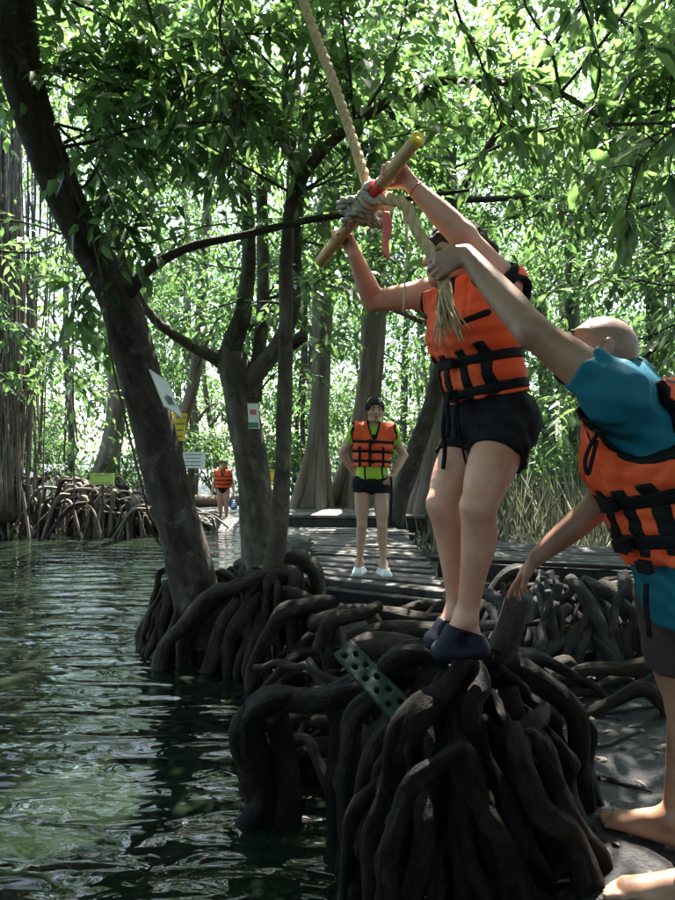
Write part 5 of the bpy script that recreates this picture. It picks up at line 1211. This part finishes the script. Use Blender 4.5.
for s_ in (1, -1):
    hp, kn_, an_ = V3(x0+.075*s_, y0, g0+.72), V3(x0+.07*s_, y0-.02, g0+.4), V3(x0+.065*s_, y0+.02, g0+.075)
    b.leg('leg', hp, kn_, an_, S, -Y3); b.foot('foot', an_, V3(x0+.09*s_, y0-.14, g0+.0), S, False)
b.head(V3(x0+.01, y0-.02, g0+1.33), Z3, V3(.1, -1, -.05), .93, neck); b.skin(dp, M['skin_c'], .013)
b.hair(dp, M['hair'], .008, .018, tail=[(b.at(.05, -.05, -.02), b.at(.1, .02, -.15), .035, .03)]); b.face(dp, False)
life_vest(b, dp, .03, .455, [(shL, shL+V3(.14, 0, 0), .07, .09), (shR, shR-V3(.14, 0, 0), .07, .09)], [(neck, neck+Z3*.2, .06, .09), (neck+V3(0, -.06, 0), neck+V3(0, -.16, -.1), .045, .012)], [], [(.29, 0), (.2, 0), (.11, 0)], .012, .045, hw=.010)
shell(b, 'swim_shorts', ('torso',), .012, M['black'], dp, [(pel+Z3*.06, Z3), (pel-Z3*.14, -Z3)], (), .009)
bg_ = thing('bag', (x0+.25, y0-.07, g0+.5), 'small blue and white bag hanging from the hand of the distant person', 'bag')
f = Field(V3(x0+.1, y0-.2, g0+.2), V3(x0+.4, y0+.1, g0+.7), .008); f.cone(V3(x0+.25, y0-.07, g0+.36), V3(x0+.25, y0-.07, g0+.45), .085, .06, .02, (Y3, .5)); fobj('pouch', f, M['blue'], bg_)
f = Field(V3(x0+.1, y0-.25, g0+.2), V3(x0+.4, y0+.1, g0+.7), .008); f.cone(V3(x0+.25, y0-.1, g0+.38), V3(x0+.26, y0-.1, g0+.43), .045, .04, .02, (Y3, .5)); fobj('label_patch', f, M['white'], bg_)
tube_obj('handle', [V3(x0+.2, y0-.07, g0+.48), V3(x0+.22, y0-.07, g0+.57), V3(x0+.25, y0-.07, g0+.62), V3(x0+.28, y0-.07, g0+.57), V3(x0+.3, y0-.07, g0+.48)], .008, M['blue'], bg_, sides=6, res=4)

# ------------------------------------------------------------------ green drilled board lying on the stump
p0, p1 = P(344, 650, 2.88), P(406, 716, 2.54); ux = nrm(p1-p0); nz = nrm(V3(-.35, -.55, .8)); nz = nrm(nz-ux*np.dot(nz, ux)); uy = np.cross(nz, ux); LB = np.linalg.norm(p1-p0)
c = (p0+p1)/2; F_ = Field(c-.26, c+.26, .0048)
x, y, z = F_.coords(); q = [(x-c[0])*a[0]+(y-c[1])*a[1]+(z-c[2])*a[2] for a in (ux, uy, nz)]
dd = np.maximum(np.maximum(np.abs(q[0])-LB/2, np.abs(q[1])-.05), np.abs(q[2])-.024)
for i in range(5):
    for j, s_ in enumerate((-.02, .02)):
        cx = (i-2)*LB/5.5+(.014 if j else -.014); dd = np.maximum(dd, np.maximum(-(np.sqrt(((q[0]-cx)/1.35)**2+(q[1]-s_)**2)-.0115), -(q[2]+.012)))
dd = dd+.0012*np.sin(q[0]*90)*np.sin(q[1]*130)
F_.f = dd.astype(np.float32); brd = fobj('drilled_board', F_, M['board'], None); tag(brd, 'green painted board with rows of oval holes resting across the dark roots', 'board')

# ------------------------------------------------------------------ signs
def sign(name, label, c, ax, az, size, mat, back=None, lines=0, post=None, extra=None, ink=None, band=None):
    ax, az = nrm(ax), nrm(az); n = nrm(np.cross(ax, az)); t_ = thing(name, c, label, 'sign')
    pn = box('panel', c, ax, n, az, (size[0], .012, size[1]), mat, t_, .003)
    rr = np.random.default_rng(int(abs(c[0])*1000))
    for k in range(lines):
        wl = size[0]*rr.uniform(.55, .85); box('print_line', c+n*.0085+az*size[1]*(.34-.68*k/max(1, lines-1)), ax, n, az, (wl, .003, size[1]*.05), ink or M['ink'], pn, 0)
    if band is not None: box('colour_band', c+n*.0085-az*size[1]*.36, ax, n, az, (size[0]*.96, .003, size[1]*.22), band, pn, 0)
    if extra is not None:
        for dx, dz, w_, h_ in extra: box('emblem', c+n*.0085+ax*size[0]*dx+az*size[1]*dz, ax, n, az, (size[0]*w_, .003, size[1]*h_), ink or M['ink'], pn, 0)
    if post is not None: tube_obj('post', [c+V3(0, .02, -size[1]*.2), c+V3(.01, .02, -.4), V3(c[0], c[1]+.02, post)], .022, M['bark'], t_, sides=7, res=3, lump=.08)
    return t_
sign('trail_sign', 'white sign with a dark emblem nailed tilted to the leaning trunk', P(166, 394, 5.3), V3(.75, .55, -.55), V3(-.38, .05, .9), (.17, .31), M['white'], extra=[(0, -.2, .5, .12), (.1, -.08, .3, .1), (-.1, -.3, .2, .08)])
sign('warning_sign', 'narrow yellow sign on a dark post behind the leaning trunk', P(180, 427, 8.8), V3(1, .1, 0), V3(.1, 0, 1), (.15, .36), M['yellow'], post=-.3, lines=4)
sign('warning_sign', 'folded yellow board beside the narrow yellow sign', P(172, 424, 8.9), V3(.5, .8, 0), V3(.2, 0, 1), (.13, .3), M['yellow'])
sign('notice_board', 'white notice with printed lines near the far shore', P(193, 460, 12.6), V3(1, .1, 0), V3(.03, 0, 1), (.44, .30), M['white'], lines=4, post=-.3)
sign('notice_board', 'lime green notice on a post in front of the root mound', P(102, 479, 13.2), V3(1, .05, 0), V3(.03, 0, 1), (.47, .21), M['sign_lime'], lines=2, post=-.3)
sign('trail_sign', 'small white and green sign nailed to the forked trunk', P(253.5, 416, 7.2), V3(1, -.1, 0), V3(-.05, 0, 1), (.115, .27), M['white'], band=M['sign_green'], extra=[(0, .15, .6, .2)], ink=M['pink'])
sign('warning_sign', 'yellow sign glimpsed between the forked and slender trunks', P(274, 476, 13.5), V3(1, .05, 0), V3(.03, 0, 1), (.24, .26), M['yellow'], post=.1, lines=2)
